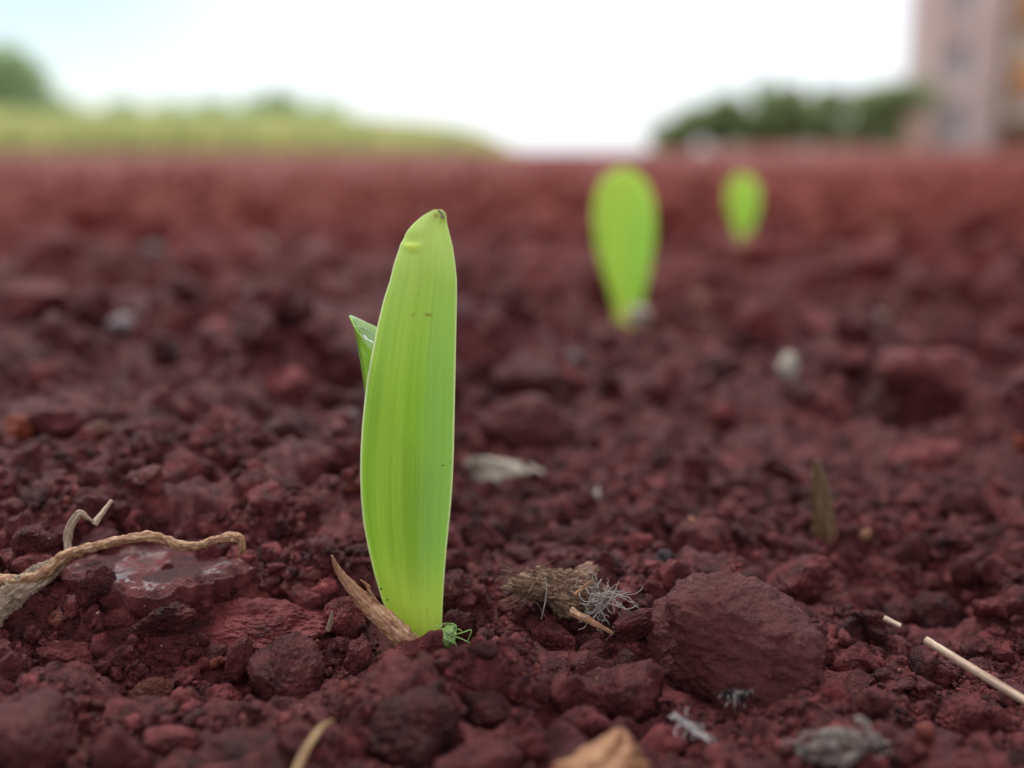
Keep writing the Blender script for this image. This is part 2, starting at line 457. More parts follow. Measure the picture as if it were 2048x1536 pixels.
clod(70, 1085, 85, 75, 129, "faceted red clod left of the forked root", sub=6, deep=100, planes=6, p=18, lump=0.06)
clod(75, 1140, 90, 65, 130, "rough dark clod under the forked root", sub=6, deep=97, planes=7, p=12)
clod(190, 1170, 85, 80, 131, "block-shaped clod under the near edge of the wet slab", sub=6, deep=94, planes=6, p=16)
clod(330, 1240, 140, 85, 132, "gritty ledge clod below the wet slab", sub=6, deep=93, planes=8, p=8, grit=0.07)
clod(530, 1245, 300, 95, 133, "long shaded ledge of soil left of the brown husk", sub=6, deep=95, planes=8, p=8, grit=0.07, ry=4)
clod(245, 1240, 85, 70, 134, "cracked clod beside the gritty ledge clod", sub=5, deep=93.5, planes=8, p=10)
clod(690, 1240, 90, 95, 135, "glinting clod tucked under the brown husk", sub=6, deep=95.5, planes=9, p=9)
clod(720, 1320, 60, 100, 136, "pointed crumb standing under the brown husk", sub=5, deep=91, planes=6, p=12)
clod(480, 1330, 60, 110, 137, "narrow upright crumb left of the oval dark clod", sub=5, deep=90, planes=6, p=12)
clod(440, 1400, 85, 60, 138, "small dark clod between rusty clod and oval clod", sub=5, deep=86, planes=8, p=8)
clod(1610, 850, 300, 130, 139, "long blurred ridge clod in the right middle distance", sub=5, deep=180, planes=9, p=6, rot=0.55, ry=9)
clod(1870, 755, 270, 120, 140, "blurred dark clod overhanging the deep pit on the right", M_SOIL_BIG, sub=5, deep=180, planes=9, p=6)
clod(1760, 850, 120, 170, 141, "slanting clod at the left rim of the deep pit", sub=5, deep=175, planes=9, p=7, rot=0.4)
clod(1990, 880, 130, 150, 142, "dark clod at the right rim of the deep pit", sub=5, deep=168, planes=9, p=7)
clod(1930, 1440, 130, 110, 143, "sharp-edged clod near the bottom right corner", sub=6, deep=83, planes=6, p=16, lump=0.06)
clod(1850, 1500, 170, 80, 144, "low clod at the bottom edge right of the grey litter", sub=5, deep=79, planes=8, p=8)
clod(1700, 1340, 90, 80, 145, "crumbly clod right of the largest clod", sub=5, deep=94, planes=8, p=7, grit=0.09)
clod(1890, 1240, 170, 120, 146, "smooth blurred clod above the pale straw", sub=5, deep=110, planes=9, p=7)
clod(1320, 1500, 130, 110, 147, "dark clod right of the tan dry leaf", sub=5, deep=78, planes=7, p=9)
clod(1060, 770, 170, 130, 148, "blurred mound right of the tall sprout", sub=5, deep=190, planes=9, p=6)
clod(1050, 850, 200, 130, 149, "broad shadowed clod low down just right of the tall sprout", M_SOIL_BIG, sub=5, deep=160, planes=9, p=7)
clod(700, 600, 170, 110, 150, "far dark clod left of the sprout tip", sub=4, deep=290, planes=9, p=7)

# pale bits
def pebble(px, py, w, h, seed, mat, label, cat="pebble", name="pebble", **kw):
    kw.setdefault('sub', 4); kw.setdefault('lift', 0.35)
    return clod(px, py, w, h, seed, label, mat, name=name, cat=cat, **kw)
pebble(1577, 735, 48, 66, 201, M_WHITE, "bright cream pebble right of the second sprout, standing on end")
pebble(1140, 715, 40, 36, 202, M_GREY, "light grey blurred pebble between the two larger sprouts")
pebble(1425, 600, 85, 34, 203, M_TAN, "flat tan pebble right of the second sprout's foot")
pebble(1735, 637, 105, 38, 204, M_PALE, "long pale pebble lying in the right distance")
pebble(1492, 503, 54, 60, 205, M_TAN, "pale brown lump in front of the farthest sprout")
pebble(1278, 632, 50, 44, 206, M_WHITE, "pinkish white pebble at the foot of the second sprout")
pebble(520, 495, 52, 46, 207, M_PALE, "beige blurred pebble far away left of the sprout tip")
pebble(305, 500, 44, 34, 208, M_GREY, "faint grey pebble far away on the left")
pebble(245, 645, 60, 36, 209, M_GREY, "dull grey pebble in the left middle distance")
pebble(22, 515, 46, 52, 210, M_GREY, "far grey pebble at the left edge")
pebble(1765, 475, 90, 40, 211, M_TAN, "far pinkish tan lump right of the farthest sprout")
pebble(1192, 992, 20, 40, 212, M_WHITE, "small upright white chip behind the plant litter")
pebble(578, 1003, 20, 26, 213, M_TAN, "tiny yellow grain on the left shelf")
pebble(1384, 1040, 16, 15, 214, M_TAN, "tiny orange grain on the reddish pointed clod", deep=115)
pebble(1730, 1072, 32, 30, 215, M_TAN, "round pinkish tan grain right of the dry standing leaf")
pebble(2042, 884, 28, 34, 216, M_SOIL_ORANGE, "orange grain at the right edge by the deep pit")
pebble(505, 1180, 38, 22, 217, M_TAN, "small yellowish grain beyond the wet slab", deep=103)
pebble(1330, 1118, 46, 42, 218, M_MOULD, "blue-grey chip just above the largest clod", deep=107)
pebble(80, 1318, 20, 14, 219, M_WHITE, "pale green-grey speck left of the flat-topped clod", deep=92)
pebble(45, 1300, 16, 14, 220, M_WHITE, "tiny pale speck at the far left below the root", deep=93)
pebble(1225, 1120, 70, 16, 221, M_TAN, "tan sliver of straw behind the plant litter", deep=112)
pebble(700, 835, 36, 36, 222, M_GREY, "light blurred pebble touching the left edge of the tall sprout", deep=150)
pebble(510, 880, 44, 36, 223, M_GREY, "rounded light pebble on the left shelf", deep=135)

# wet slab with the film of water
def slab():
    ctr = at(300, 1130, 99.5); SPOTS.append((ctr.x, ctr.y, 10, 7.5, ctr.z - 1.6))
    nx, ny = 120, 70
    u, v = np.meshgrid(np.linspace(-1, 1, nx), np.linspace(-1, 1, ny))
    x = u.ravel(); y = v.ravel()
    ang = np.arctan2(y, x); rad = 1 + 0.30 * noise3(np.stack([np.cos(ang) * 1.6, np.sin(ang) * 1.6, ang * 0 + 4], 1)) + 0.14 * noise3(np.stack([np.cos(ang) * 5, np.sin(ang) * 5, ang * 0 + 4], 1))
    sq = np.maximum(np.abs(x), np.abs(y)); ln = np.hypot(x, y) + 1e-9
    X = x / ln * sq * rad * 8.6; Y = y / ln * sq * rad * 6.3
    edge = sstep(0.86, 1.0, sq)
    Z = 0.35 * noise2(X, Y, 4.5, 31) + 0.5 * np.abs(noise2(X, Y, 1.6, 35)) * sstep(0.55, 0.95, sq) + 0.10 * noise2(X, Y, 1.4, 32) + 0.03 * noise2(X, Y, 0.45, 33) 
    top = np.stack([X, Y, Z - edge * 0.5], 1); bot = np.stack([X * 0.9, Y * 0.9, np.full_like(X, -3.2)], 1)
    V = np.concatenate([top, bot]); N = nx * ny
    i, j = np.meshgrid(np.arange(ny - 1), np.arange(nx - 1), indexing='ij'); k = (i * nx + j).ravel()
    ft = np.stack([k, k + 1, k + nx + 1, k + nx], 1); fb = ft[:, ::-1] + N
    ring = list(range(nx)) + [r * nx + nx - 1 for r in range(1, ny)] + [(ny - 1) * nx + c for c in range(nx - 2, -1, -1)] + [r * nx for r in range(ny - 2, 0, -1)]
    ring = np.array(ring); rn = np.roll(ring, -1)
    fs = np.stack([ring, ring + N, rn + N, rn], 1)
    me = big_mesh("soil_slab", V, np.concatenate([ft, fb, fs]))
    o = link("soil_slab", me, M_SOIL_W, loc=ctr); o.rotation_euler = (math.radians(-1.5), 0, math.radians(-14))
    tag(o, "flat slab of soil with patches of wet shine, under the dry root", "soil slab")
    placed.append((290, 1112, 125, 46, 103))
slab()

# random individual clods
PROT = [[0, 0, 0, 0, 0]]
PROTECT = [(1800, 760, 1930, 930, 182), (640, 1100, 960, 1300, 97), (0, 990, 500, 1240, 100), (980, 1120, 1260, 1300, 98), (1290, 1150, 1630, 1440, 92),
           (1180, 320, 1320, 650, 300), (690, 400, 920, 1270, 97), (1840, 1260, 2048, 1420, 92), (1340, 1360, 1560, 1536, 82),
           (1600, 1420, 1800, 1536, 80), (1110, 1450, 1300, 1536, 75), (580, 1430, 680, 1536, 78)]
n_named = len(placed); n_random = 0
def random_clods():
    protos = []
    for k in range(14):
        V, Fc = clod_shape(900 + k, 5, planes=6 + k % 7, p=[6, 9, 16][k % 3], lump=0.2, grit=0.10, fine=0.045)
        me = big_mesh("soil_clod", V, Fc); me.materials.append(M_SOIL_O); protos.append(me)
    made, tries = 0, 0; zones = {'front': [], 'left': [], 'right': [], 'far': []}
    while made < 240 and tries < 12000:
        tries += 1
        y = math.sqrt(random.uniform(58 ** 2, 240 ** 2)) if random.random() < 0.5 else random.uniform(60, 150)
        x = random.uniform(-0.56, 0.56) * y
        size = random.uniform(2.6, 6.4) * (1 + max(0, y - 120) / 80)
        z = float(terrain(x, y)[0]) + size * random.uniform(-0.05, 0.28)
        px, py, dep = project((x, y, z)); hw = size / dep * F / 2
        if not (-60 < px < 2110 and py < 1600): continue
        bad = False
        for (a, b, c, d, dd) in PROTECT:
            if a - hw < px < c + hw and b - hw < py < d + hw and dep < dd + size: bad = True
        for (qx, qy, qw, qh, qd) in placed:
            if abs(px - qx) < (qw + hw) * 0.72 and abs(py - qy) < (qh + hw) * 0.72 and dep < qd + 12: bad = True
        if bad: continue
        o = bpy.data.objects.new("soil_clod", protos[random.randrange(14)]); COL.objects.link(o)
        s = size / 2 * MM
        o.location = (x * MM, y * MM, z * MM); o.scale = (s * random.uniform(0.8, 1.15), s * random.uniform(0.8, 1.15), s * random.uniform(0.65, 1.0))
        o.rotation_euler = [random.uniform(0, 6.28) for _ in range(3)]
        if y > 150: tag(o, "blurred red soil clod behind the tall sprout", "soil clod", "blurred soil clods beyond the sprout")
        elif y < 84: tag(o, "dark blurred soil clod in the nearest strip of ground", "soil clod", "nearest soil clods")
        elif x < -5: tag(o, "loose red soil clod on the ground left of the tall sprout", "soil clod", "loose soil clods on the left")
        else: tag(o, "loose red soil clod on the ground right of the tall sprout", "soil clod", "loose soil clods on the right")
        placed.append((px, py, hw, hw, dep)); made += 1
random_clods(); n_random = len(placed) - n_named
for q, rx_, ry_, dz_ in ((at(1210, 1530, 67), 5, 5, -2.2), (at(628, 1500, 70), 3, 5, -1.8), (at(1390, 1480, 77), 3.5, 3, -1.0), (at(1690, 1500, 73), 5, 4, -1.3)):
    SPOTS.append((q.x, q.y, rx_, ry_, q.z + dz_))
placed += [(1252, 590, 75, 90, 284), (1488, 450, 50, 80, 400)]
for q in (at(1258, 645, 283), at(1484, 520, 400)): SPOTS.append((q.x, q.y - 6, 14, 22, q.z - 0.6))
SPOTS.append((LEAF_X + 0.3, BASE_Y - 5.5, 5.0, 4.2, -1.6))
SPOTS.append((LEAF_X, BASE_Y, 5.5, 4.0, -1.2))
placed += [(1120, 1190, 135, 65, 98), (1200, 1200, 60, 70, 98), (745, 1190, 90, 95, 96), (840, 1250, 60, 50, 97), (905, 1270, 36, 34, 95),
           (1950, 1335, 110, 70, 93), (1785, 1244, 26, 16, 99), (1390, 1470, 60, 80, 80), (1690, 1485, 110, 75, 78), (1205, 1510, 110, 90, 72), (628, 1500, 55, 75, 74), (1110, 1350, 16, 24, 91), (662, 1240, 14, 24, 94), (100, 1150, 130, 80, 96)]
build_ground()
scatter("soil_crumbs", "finest dark red soil grit between the clods of the nearest ground", 36000, 58, 135, 0.28, 0.9, 2, 11, avoid=off_the_named, power=1.6)
scatter("soil_crumbs", "small dark red soil crumbs covering the nearest ground", 8000, 56, 145, 0.8, 2.4, 3, 12, avoid=off_the_named, power=1.8)
scatter("soil_crumbs", "coarse red soil lumps packed over the nearest ground", 800, 56, 150, 2.3, 4.4, 4, 16, avoid=off_the_named, power=1.4)
scatter("soil_crumbs", "blurred red soil crumbs covering the ground beyond the tall sprout", 6500, 133, 330, 1.1, 4.0, 2, 13, power=1.6, avoid=off_the_named)
scatter("soil_crumbs", "larger blurred red soil lumps behind the tall sprout", 1100, 150, 480, 4.5, 17.0, 4, 14, half=0.68, power=1.5, sink=0.3, avoid=off_the_named)
scatter("soil_crumbs", "far red soil lumps reaching towards the horizon", 9500, 330, 6000, 7, 30, 2, 15, power=1.8, sink=0.35, half=0.8)

# ------------------------------------------------------------------ tubes
def tube_arrays(path, radii, seg=10, squash=1.0, rough=0.0, freq=1.0, seed=0, samples=None, up=Vector((0, 0, 1)), cap=True):
    P = np.array([list(p) for p in path], float); R = np.array(radii, float)
    n = samples or max(12, len(P) * 8)
    # Catmull-Rom resampling
    Q = np.vstack([2 * P[0] - P[1], P, 2 * P[-1] - P[-2]])
    ts = np.linspace(0, len(P) - 1 - 1e-6, n); k = ts.astype(int); f = (ts - k)[:, None]
    p0, p1, p2, p3 = Q[k], Q[k + 1], Q[k + 2], Q[k + 3]
    C = 0.5 * ((2 * p1) + (-p0 + p2) * f + (2 * p0 - 5 * p1 + 4 * p2 - p3) * f ** 2 + (-p0 + 3 * p1 - 3 * p2 + p3) * f ** 3)
    rr = np.interp(ts, np.arange(len(R)), R)
    T = np.gradient(C, axis=0); T /= np.linalg.norm(T, axis=1, keepdims=True) + 1e-12
    N = np.zeros_like(C); n0 = np.cross(T[0], np.array(up)); 
    if np.linalg.norm(n0) < 1e-3: n0 = np.cross(T[0], [1, 0, 0])
    n0 /= np.linalg.norm(n0); N[0] = n0
    for a in range(1, n):
        v = N[a - 1] - T[a] * (N[a - 1] @ T[a]); N[a] = v / (np.linalg.norm(v) + 1e-12)
    B = np.cross(T, N)
    ang = np.linspace(0, 2 * math.pi, seg, endpoint=False)
    ca, sa = np.cos(ang), np.sin(ang) * squash
    off = N[:, None, :] * ca[None, :, None] + B[:, None, :] * sa[None, :, None]
    rad = rr[:, None] * np.ones(seg)[None]
    if rough:
        samp = (C[:, None, :] + off * rr[:, None, None]).reshape(-1, 3) * freq + seed * 7.1
        rad = rad * (1 + rough * (noise3(samp) + 0.5 * noise3(samp * 2.7)).reshape(n, seg))
    V = C[:, None, :] + off * rad[:, :, None]
    L = np.concatenate([[0], np.cumsum(np.linalg.norm(np.diff(C, axis=0), axis=1))])
    fib = np.stack(np.broadcast_arrays(L[:, None], ang[None] * rr.max(), ang[None] * 0), -1).reshape(-1, 3)
    V = V.reshape(-1, 3)
    i = np.arange(n - 1)[:, None] * seg; j = np.arange(seg)[None]; jn = (j + 1) % seg
    Fc = np.stack([i + j, i + jn, i + seg + jn, i + seg + j], -1).reshape(-1, 4)
    if cap:
        a = len(V); V = np.vstack([V, C[0], C[-1]]); fib = np.vstack([fib, fib[0], fib[-1]])
        j = np.arange(seg); jn = (j + 1) % seg
        Fc = np.vstack([Fc, np.stack([jn, j, np.full(seg, a), np.full(seg, a)], 1)])  # degenerate quads fixed below
        e = (n - 1) * seg
        Fc = np.vstack([Fc, np.stack([e + j, e + jn, np.full(seg, a + 1), np.full(seg, a + 1)], 1)])
    return V, Fc, fib
def mesh_of(name, parts, smooth=True):
    """parts: list of (V, F, fib); degenerate quads become triangles."""
    Vs, fs, fibs, off = [], [], [], 0
    for V, Fc, fb in parts:
        Vs.append(V); fibs.append(fb)
        for q in (Fc + off).tolist():
            fs.append(q[:3] if q[-1] == q[-2] else q)
        off += len(V)
    me = bpy.data.meshes.new(name)
    me.from_pydata(np.concatenate(Vs).tolist(), [], fs)
    a = me.attributes.new('fibre', 'FLOAT_VECTOR', 'POINT'); a.data.foreach_set('vector', np.concatenate(fibs).astype(np.float32).ravel())
    me.polygons.foreach_set("use_smooth", np.full(len(me.polygons), smooth, bool)); me.update()
    return me
def rel(pts, o): return [Vector(p) - Vector(o) for p in pts]

def fibre_material(name, dark, mid, lite, along=0.5, across=7.0, speck=0.5, rough=0.6, bump=0.00012, translucent=0.0, soil=0.0):
    t = NT(name)
    at_ = t.attr('fibre').outputs['Vector']
    m = t.new("Mapping"); m.inputs['Scale'].default_value = (along, across, across); t.link(at_, m.inputs[0])
    n = t.noise(m.outputs[0], 1.0, 5, 0.65)
    c = t.ramp(n, [(0.30, dark), (0.50, mid), (0.68, lite)])
    sp = t.noise(t.pos(), 5200, 4, 0.7)
    spm = t.maprange(sp, 0.56, 0.66, 0, speck)
    c = t.mix(spm, c, (dark[0] * 0.35, dark[1] * 0.3, dark[2] * 0.3))
    if soil:
        sm = t.maprange(t.noise(t.pos(), 620, 5, 0.6), 0.48, 0.60, 0, soil)
        c = t.mix(sm, c, SOIL_MID)
    t.link(c, t.b.inputs['Base Color']); t.b.inputs['Roughness'].default_value = rough
    bb = t.bump(n, bump, 1.0); t.link(t.bump(sp, bump * 0.5, 0.8, bb), t.b.inputs['Normal'])
    if translucent:
        tr = t.new("BsdfTranslucent"); t.link(c, tr.inputs[0]); ms = t.new("MixShader"); ms.inputs[0].default_value = translucent
        t.link(t.b.outputs[0], ms.inputs[1]); t.link(tr.outputs[0], ms.inputs[2]); t.link(ms.outputs[0], t.out.inputs[0])
    return t.m
M_HUSK = fibre_material("husk", (0.16, 0.045, 0.02), (0.42, 0.20, 0.095), (0.72, 0.52, 0.34), along=0.5, across=3.4, speck=0.85, soil=0.35)
M_ROOT = fibre_material("dry_root", (0.13, 0.04, 0.018), (0.34, 0.16, 0.075), (0.64, 0.43, 0.26), along=1.1, across=1.8, speck=0.85, bump=0.00025)
M_ROOTFLAT = fibre_material("dry_root_flat", (0.09, 0.05, 0.035), (0.34, 0.23, 0.15), (0.72, 0.58, 0.43), along=0.45, across=4.5, speck=0.75, bump=0.00025)
M_STRAW = fibre_material("straw", (0.24, 0.12, 0.08), (0.50, 0.34, 0.24), (0.72, 0.58, 0.46), along=0.25, across=4.0, speck=0.3)
M_STALK = fibre_material("stalk", (0.10, 0.04, 0.012), (0.26, 0.14, 0.05), (0.42, 0.28, 0.12), along=0.3, across=2.0, speck=0.2)
M_DRYLEAF = fibre_material("dry_leaf", (0.18, 0.07, 0.03), (0.40, 0.18, 0.08), (0.62, 0.36, 0.18), along=0.5, across=0.8, speck=0.15, translucent=0.3, rough=0.5)
M_THINLEAF = fibre_material("thin_dry_leaf", (0.10, 0.05, 0.025), (0.19, 0.105, 0.05), (0.36, 0.25, 0.12), along=0.25, across=1.4, speck=0.2, translucent=0.35, rough=0.45)
M_LITTER = fibre_material("plant_litter", (0.05, 0.026, 0.018), (0.22, 0.115, 0.065), (0.52, 0.34, 0.21), along=0.35, across=2.6, speck=0.6, rough=0.75, bump=0.0004, soil=0.55)
M_GLIT = fibre_material("grey_litter", (0.04, 0.036, 0.042), (0.15, 0.12, 0.105), (0.42, 0.34, 0.27), along=0.9, across=2.2, speck=0.8, rough=0.7, bump=0.0005, soil=0.6)
def plain(name, col, rough=0.5, trans=0.0):
    t = NT(name); t.b.inputs['Roughness'].default_value = rough
    c = t.ramp(t.noise(t.pos(), 2500, 3), [(0.3, tuple(v * 0.6 for v in col)), (0.65, col)])
    t.link(c, t.b.inputs['Base Color'])
    if trans:
        tr = t.new("BsdfTranslucent"); t.link(c, tr.inputs[0]); ms = t.new("MixShader"); ms.inputs[0].default_value = trans
        t.link(t.b.outputs[0], ms.inputs[1]); t.link(tr.outputs[0], ms.inputs[2]); t.link(ms.outputs[0], t.out.inputs[0])
    return t.m
M_WFIBRE = plain("white_fibre", (0.80, 0.78, 0.76), 0.4, 0.3)
M_GFIBRE = plain("grey_rootlet", (0.46, 0.40, 0.36), 0.45, 0.2)

# ------------------------------------------------------------------ sprout blades
def blade_material(name, low, body, fold_light, tip, margin, trans=0.45):
    t = NT(name)
    uv = t.attr('leafuv').outputs['Vector']; s = t.new("SeparateXYZ"); t.link(uv, s.inputs[0])
    u, v = s.outputs[0], s.outputs[1]        # u -1..1 across, v 0..1 up
    m = t.new("Mapping"); m.inputs['Scale'].default_value = (56, 0.8, 1); t.link(uv, m.inputs[0])
    vein = t.noise(m.outputs[0], 1.0, 4, 0.6)
    m2 = t.new("Mapping"); m2.inputs['Scale'].default_value = (4.0, 0.9, 1); t.link(uv, m2.inputs[0])
    broad = t.noise(m2.outputs[0], 1.0, 3, 0.5)
    c = t.mix(t.maprange(broad, 0.38, 0.62), body, tuple(b * k for b, k in zip(body, (1.28, 1.13, 1.4))))
    # light on the folded-back right half, painted in as bluish green
    fold_mask = t.math('MULTIPLY', t.maprange(u, 0.05, 0.6), t.maprange(t.math('ADD', t.math('MULTIPLY', broad, 0.5), v), 0.28, 0.55))
    c = t.mix(t.math('MULTIPLY', fold_mask, 0.65), c, fold_light)
    c = t.mix(t.maprange(v, 0.55, 0.85, 0, 0.4), c, tip)
    c = t.mix(t.maprange(v, 0.30, 0.06), c, low)
    c = t.mix(t.maprange(v, 0.78, 0.99), c, tip)
    c = t.mix(t.maprange(vein, 0.40, 0.7, 0.0, 0.22), c, tuple(min(1, b * k + 0.03) for b, k in zip(body, (1.9, 1.25, 2.0))))
    c = t.mix(t.maprange(vein, 0.48, 0.28, 0.0, 0.24), c, tuple(b * 0.68 for b in body))
    au = t.math('ABSOLUTE', u)
    c = t.mix(t.maprange(au, 0.935, 0.98), c, margin)  # pale edge: thin membrane, with rim light painted into the colour
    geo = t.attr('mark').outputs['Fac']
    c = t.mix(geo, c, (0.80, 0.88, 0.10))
    brown = t.attr('brown').outputs['Fac']
    bn = t.math('MULTIPLY', brown, t.maprange(t.noise(t.pos(), 2600, 4), 0.46, 0.62))
    c = t.mix(bn, c, (0.30, 0.13, 0.02))
    t.link(c, t.b.inputs['Base Color']); t.b.inputs['Roughness'].default_value = 0.42
    t.b.inputs['Specular IOR Level'].default_value = 0.4
    nb = t.bump(vein, 0.00013, 0.9)
    cells = t.noise(t.pos(), 9000, 2)
    nb = t.bump(cells, 0.00001, 0.6, nb); t.link(nb, t.b.inputs['Normal'])
    tr = t.new("BsdfTranslucent"); t.link(t.mix(1.0, c, (1.0, 1.0, 0.55), 'MULTIPLY'), tr.inputs[0]); t.link(nb, tr.inputs['Normal'])
    ms = t.new("MixShader"); ms.inputs[0].default_value = trans
    t.link(t.b.outputs[0], ms.inputs[1]); t.link(tr.outputs[0], ms.inputs[2]); t.link(ms.outputs[0], t.out.inputs[0])
    return t.m
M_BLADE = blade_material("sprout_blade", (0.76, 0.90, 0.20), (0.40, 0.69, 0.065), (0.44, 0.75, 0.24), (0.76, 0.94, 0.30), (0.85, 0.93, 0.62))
M_BLADE2 = blade_material("sprout_blade_far", (0.95, 0.93, 0.42), (0.50, 0.76, 0.15), (0.46, 0.80, 0.22), (0.66, 0.86, 0.16), (0.85, 0.95, 0.3), trans=0.55)
M_INNER = blade_material("inner_leaf", (0.36, 0.66, 0.06), (0.36, 0.66, 0.06), (0.45, 0.72, 0.3), (0.62, 0.80, 0.52), (0.80, 0.9, 0.7))
def wet_inside(m):
    n, l = m.node_tree.nodes, m.node_tree.links
    w = n.new("ShaderNodeTexNoise"); w.inputs['Scale'].default_value = 1100; g = n.new("ShaderNodeNewGeometry"); l.new(g.outputs['Position'], w.inputs['Vector'])
    b = n.new("ShaderNodeBump"); b.inputs['Distance'].default_value = 0.0006; l.new(w.outputs[0], b.inputs['Height']); l.new(b.outputs[0], n["Principled BSDF"].inputs['Coat Normal'])
wet_inside(M_INNER)
M_INNER.node_tree.nodes["Principled BSDF"].inputs['Roughness'].default_value = 0.16
M_INNER.node_tree.nodes["Principled BSDF"].inputs['Coat Weight'].default_value = 1.0
M_INNER.node_tree.nodes["Principled BSDF"].inputs['Coat Roughness'].default_value = 0.06

def blade(name, rows, Y, cup, origin, mat, parent, thick=0.42, lean=0.0, hood=0.0, nu=48, nv=150, mark=None, brown_rows=(), twist=None):
    """rows: (photo y, left x, right x) from the top down; a cupped thick blade whose outline is seen there."""
    rows = sorted(rows); ry = np.array([r[0] for r in rows], float)
    yy = np.linspace(ry[0], ry[-1], nv)
    # smooth outline
    def smooth(k):
        a = np.interp(yy, ry, [r[k] for r in rows]); ker = np.hanning(5); ker /= ker.sum()
        b = np.convolve(np.pad(a, 2, mode='reflect', reflect_type='odd'), ker, 'valid'); return b
    L, Rr = smooth(1), smooth(2)
    u = np.linspace(-1, 1, nu)
    V = np.zeros((nv, nu, 3))
    wmax = (Rr - L).max()
    for a in range(nv):
        t = 1 - a / (nv - 1)                     # 1 at the top
        p0, p1 = at(L[a], yy[a], Y), at(Rr[a], yy[a], Y)
        mid = (p0 + p1) / 2; half = (p1 - p0) / 2
        wid = (Rr[a] - L[a]) / wmax
        # a skewed gutter: the fold sits right of the middle
        dep = cup * wid * (np.abs(u - 0.15 * (1 - np.abs(u))) ** 2.2 - 0.45)
        base = lean * (t ** 1.6) 
        hd = hood * sstep(0.86, 1.0, np.full(1, t))[0]
        for b in range(nu):
            d = dep[b] + base + hd
            # keep the picture position while moving in depth
            q = mid + half * u[b]
            dr = ray(*project(q)[:2]); q = Vector((0, 0, EYE * 1000)) + dr * ((q.y + d) / dr.y)
            V[a, b] = q
    V = V - np.array(origin)[None, None]
    n1 = np.gradient(V, axis=0); n2 = np.gradient(V, axis=1); nn = np.cross(n1.reshape(-1, 3), n2.reshape(-1, 3)).reshape(nv, nu, 3)
    nn /= np.linalg.norm(nn, axis=2, keepdims=True) + 1e-12
    if nn[..., 1].mean() < 0: nn = -nn
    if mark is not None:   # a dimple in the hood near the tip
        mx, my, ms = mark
    uu, tt = np.meshgrid(u, np.linspace(1, 0, nv)); 
    mk = np.zeros((nv, nu)); br = np.zeros((nv, nu))
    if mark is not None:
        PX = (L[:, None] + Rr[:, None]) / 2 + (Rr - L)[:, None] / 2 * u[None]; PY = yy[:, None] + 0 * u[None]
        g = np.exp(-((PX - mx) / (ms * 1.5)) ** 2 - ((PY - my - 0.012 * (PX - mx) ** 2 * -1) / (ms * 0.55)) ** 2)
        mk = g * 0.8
        V = V - nn * (g * 0.30)[..., None] + nn * (np.exp(-((PX - mx) / (ms * 1.7)) ** 2 - ((PY - my + ms * 1.1) / (ms * 0.8)) ** 2) * 0.30)[..., None]
        for (bx, by, bw, bh, amp) in brown_rows:
            br = np.maximum(br, amp * np.exp(-((PX - bx) / bw) ** 2 - ((PY - by - 0.002 * (PX - bx) ** 2) / bh) ** 2))
        br = np.maximum(br, 0.3 * sstep(0.985, 1.0, tt))
    th = thick * (1 - 0.75 * np.abs(uu) ** 6) * (0.35 + 0.65 * np.minimum(1, (1 - tt) * 14))
    Bk = V + nn * th[..., None]
    N = nv * nu
    A = np.concatenate([V.reshape(-1, 3), Bk.reshape(-1, 3)])
    i, j = np.meshgrid(np.arange(nv - 1), np.arange(nu - 1), indexing='ij'); k = (i * nu + j).ravel()
    f1 = np.stack([k, k + nu, k + nu + 1, k + 1], 1); f2 = f1[:, ::-1] + N
    ring = np.array(list(range(nu)) + [r * nu + nu - 1 for r in range(1, nv)] + [(nv - 1) * nu + c for c in range(nu - 2, -1, -1)] + [r * nu for r in range(nv - 2, 0, -1)])
    rn = np.roll(ring, -1); f3 = np.stack([ring, rn, rn + N, ring + N], 1)
    luv = np.stack([uu, tt, 0 * uu], -1).reshape(-1, 3); luv = np.concatenate([luv, luv])
    me = big_mesh(name, A, np.concatenate([f1, f2, f3]), True,
                  {'leafuv': luv, 'mark': np.tile(mk.ravel(), 2), 'brown': np.tile(br.ravel(), 2)})
    return link(name, me, mat, parent)

ORIG = at(850, 1275, BASE_Y)
spr = empty("sprout", ORIG)
tag(spr, "tall sharp bright green sprout standing in front, an aphid at its foot", "sprout", "sprouts in a row")
MAIN = [(419, 868, 884), (424, 856, 893), (430, 847, 893), (437, 838, 893), (446, 828, 894), (458, 817, 897), (470, 808, 900), (485, 802, 904), (500, 797, 907), (530, 787, 911), (560, 780, 914),
        (600, 767, 914), (650, 755, 913), (700, 745, 912), (750, 735, 911), (800, 729, 910), (850, 724, 909), (900, 721, 908), (950, 720, 906),
        (1000, 722, 903), (1050, 727, 898), (1100, 737, 893), (1150, 749, 889), (1200, 764, 886), (1250, 784, 884), (1300, 800, 882), (1340, 806, 880)]
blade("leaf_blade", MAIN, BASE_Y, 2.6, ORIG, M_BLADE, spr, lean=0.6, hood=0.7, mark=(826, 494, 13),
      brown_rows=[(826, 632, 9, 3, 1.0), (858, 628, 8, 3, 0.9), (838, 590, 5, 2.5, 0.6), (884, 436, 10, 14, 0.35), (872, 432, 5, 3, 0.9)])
# withered point at the tip
V1 = tube_arrays(rel([at(886, 437, BASE_Y + 1.2), at(883, 426, BASE_Y + 1.2), at(875, 418, BASE_Y + 1.0)], ORIG), [0.32, 0.22, 0.07], seg=10, squash=0.5, rough=0.3, freq=5, samples=14)
link("leaf_tip", mesh_of("leaf_tip", [V1]), M_ROOTFLAT, spr)

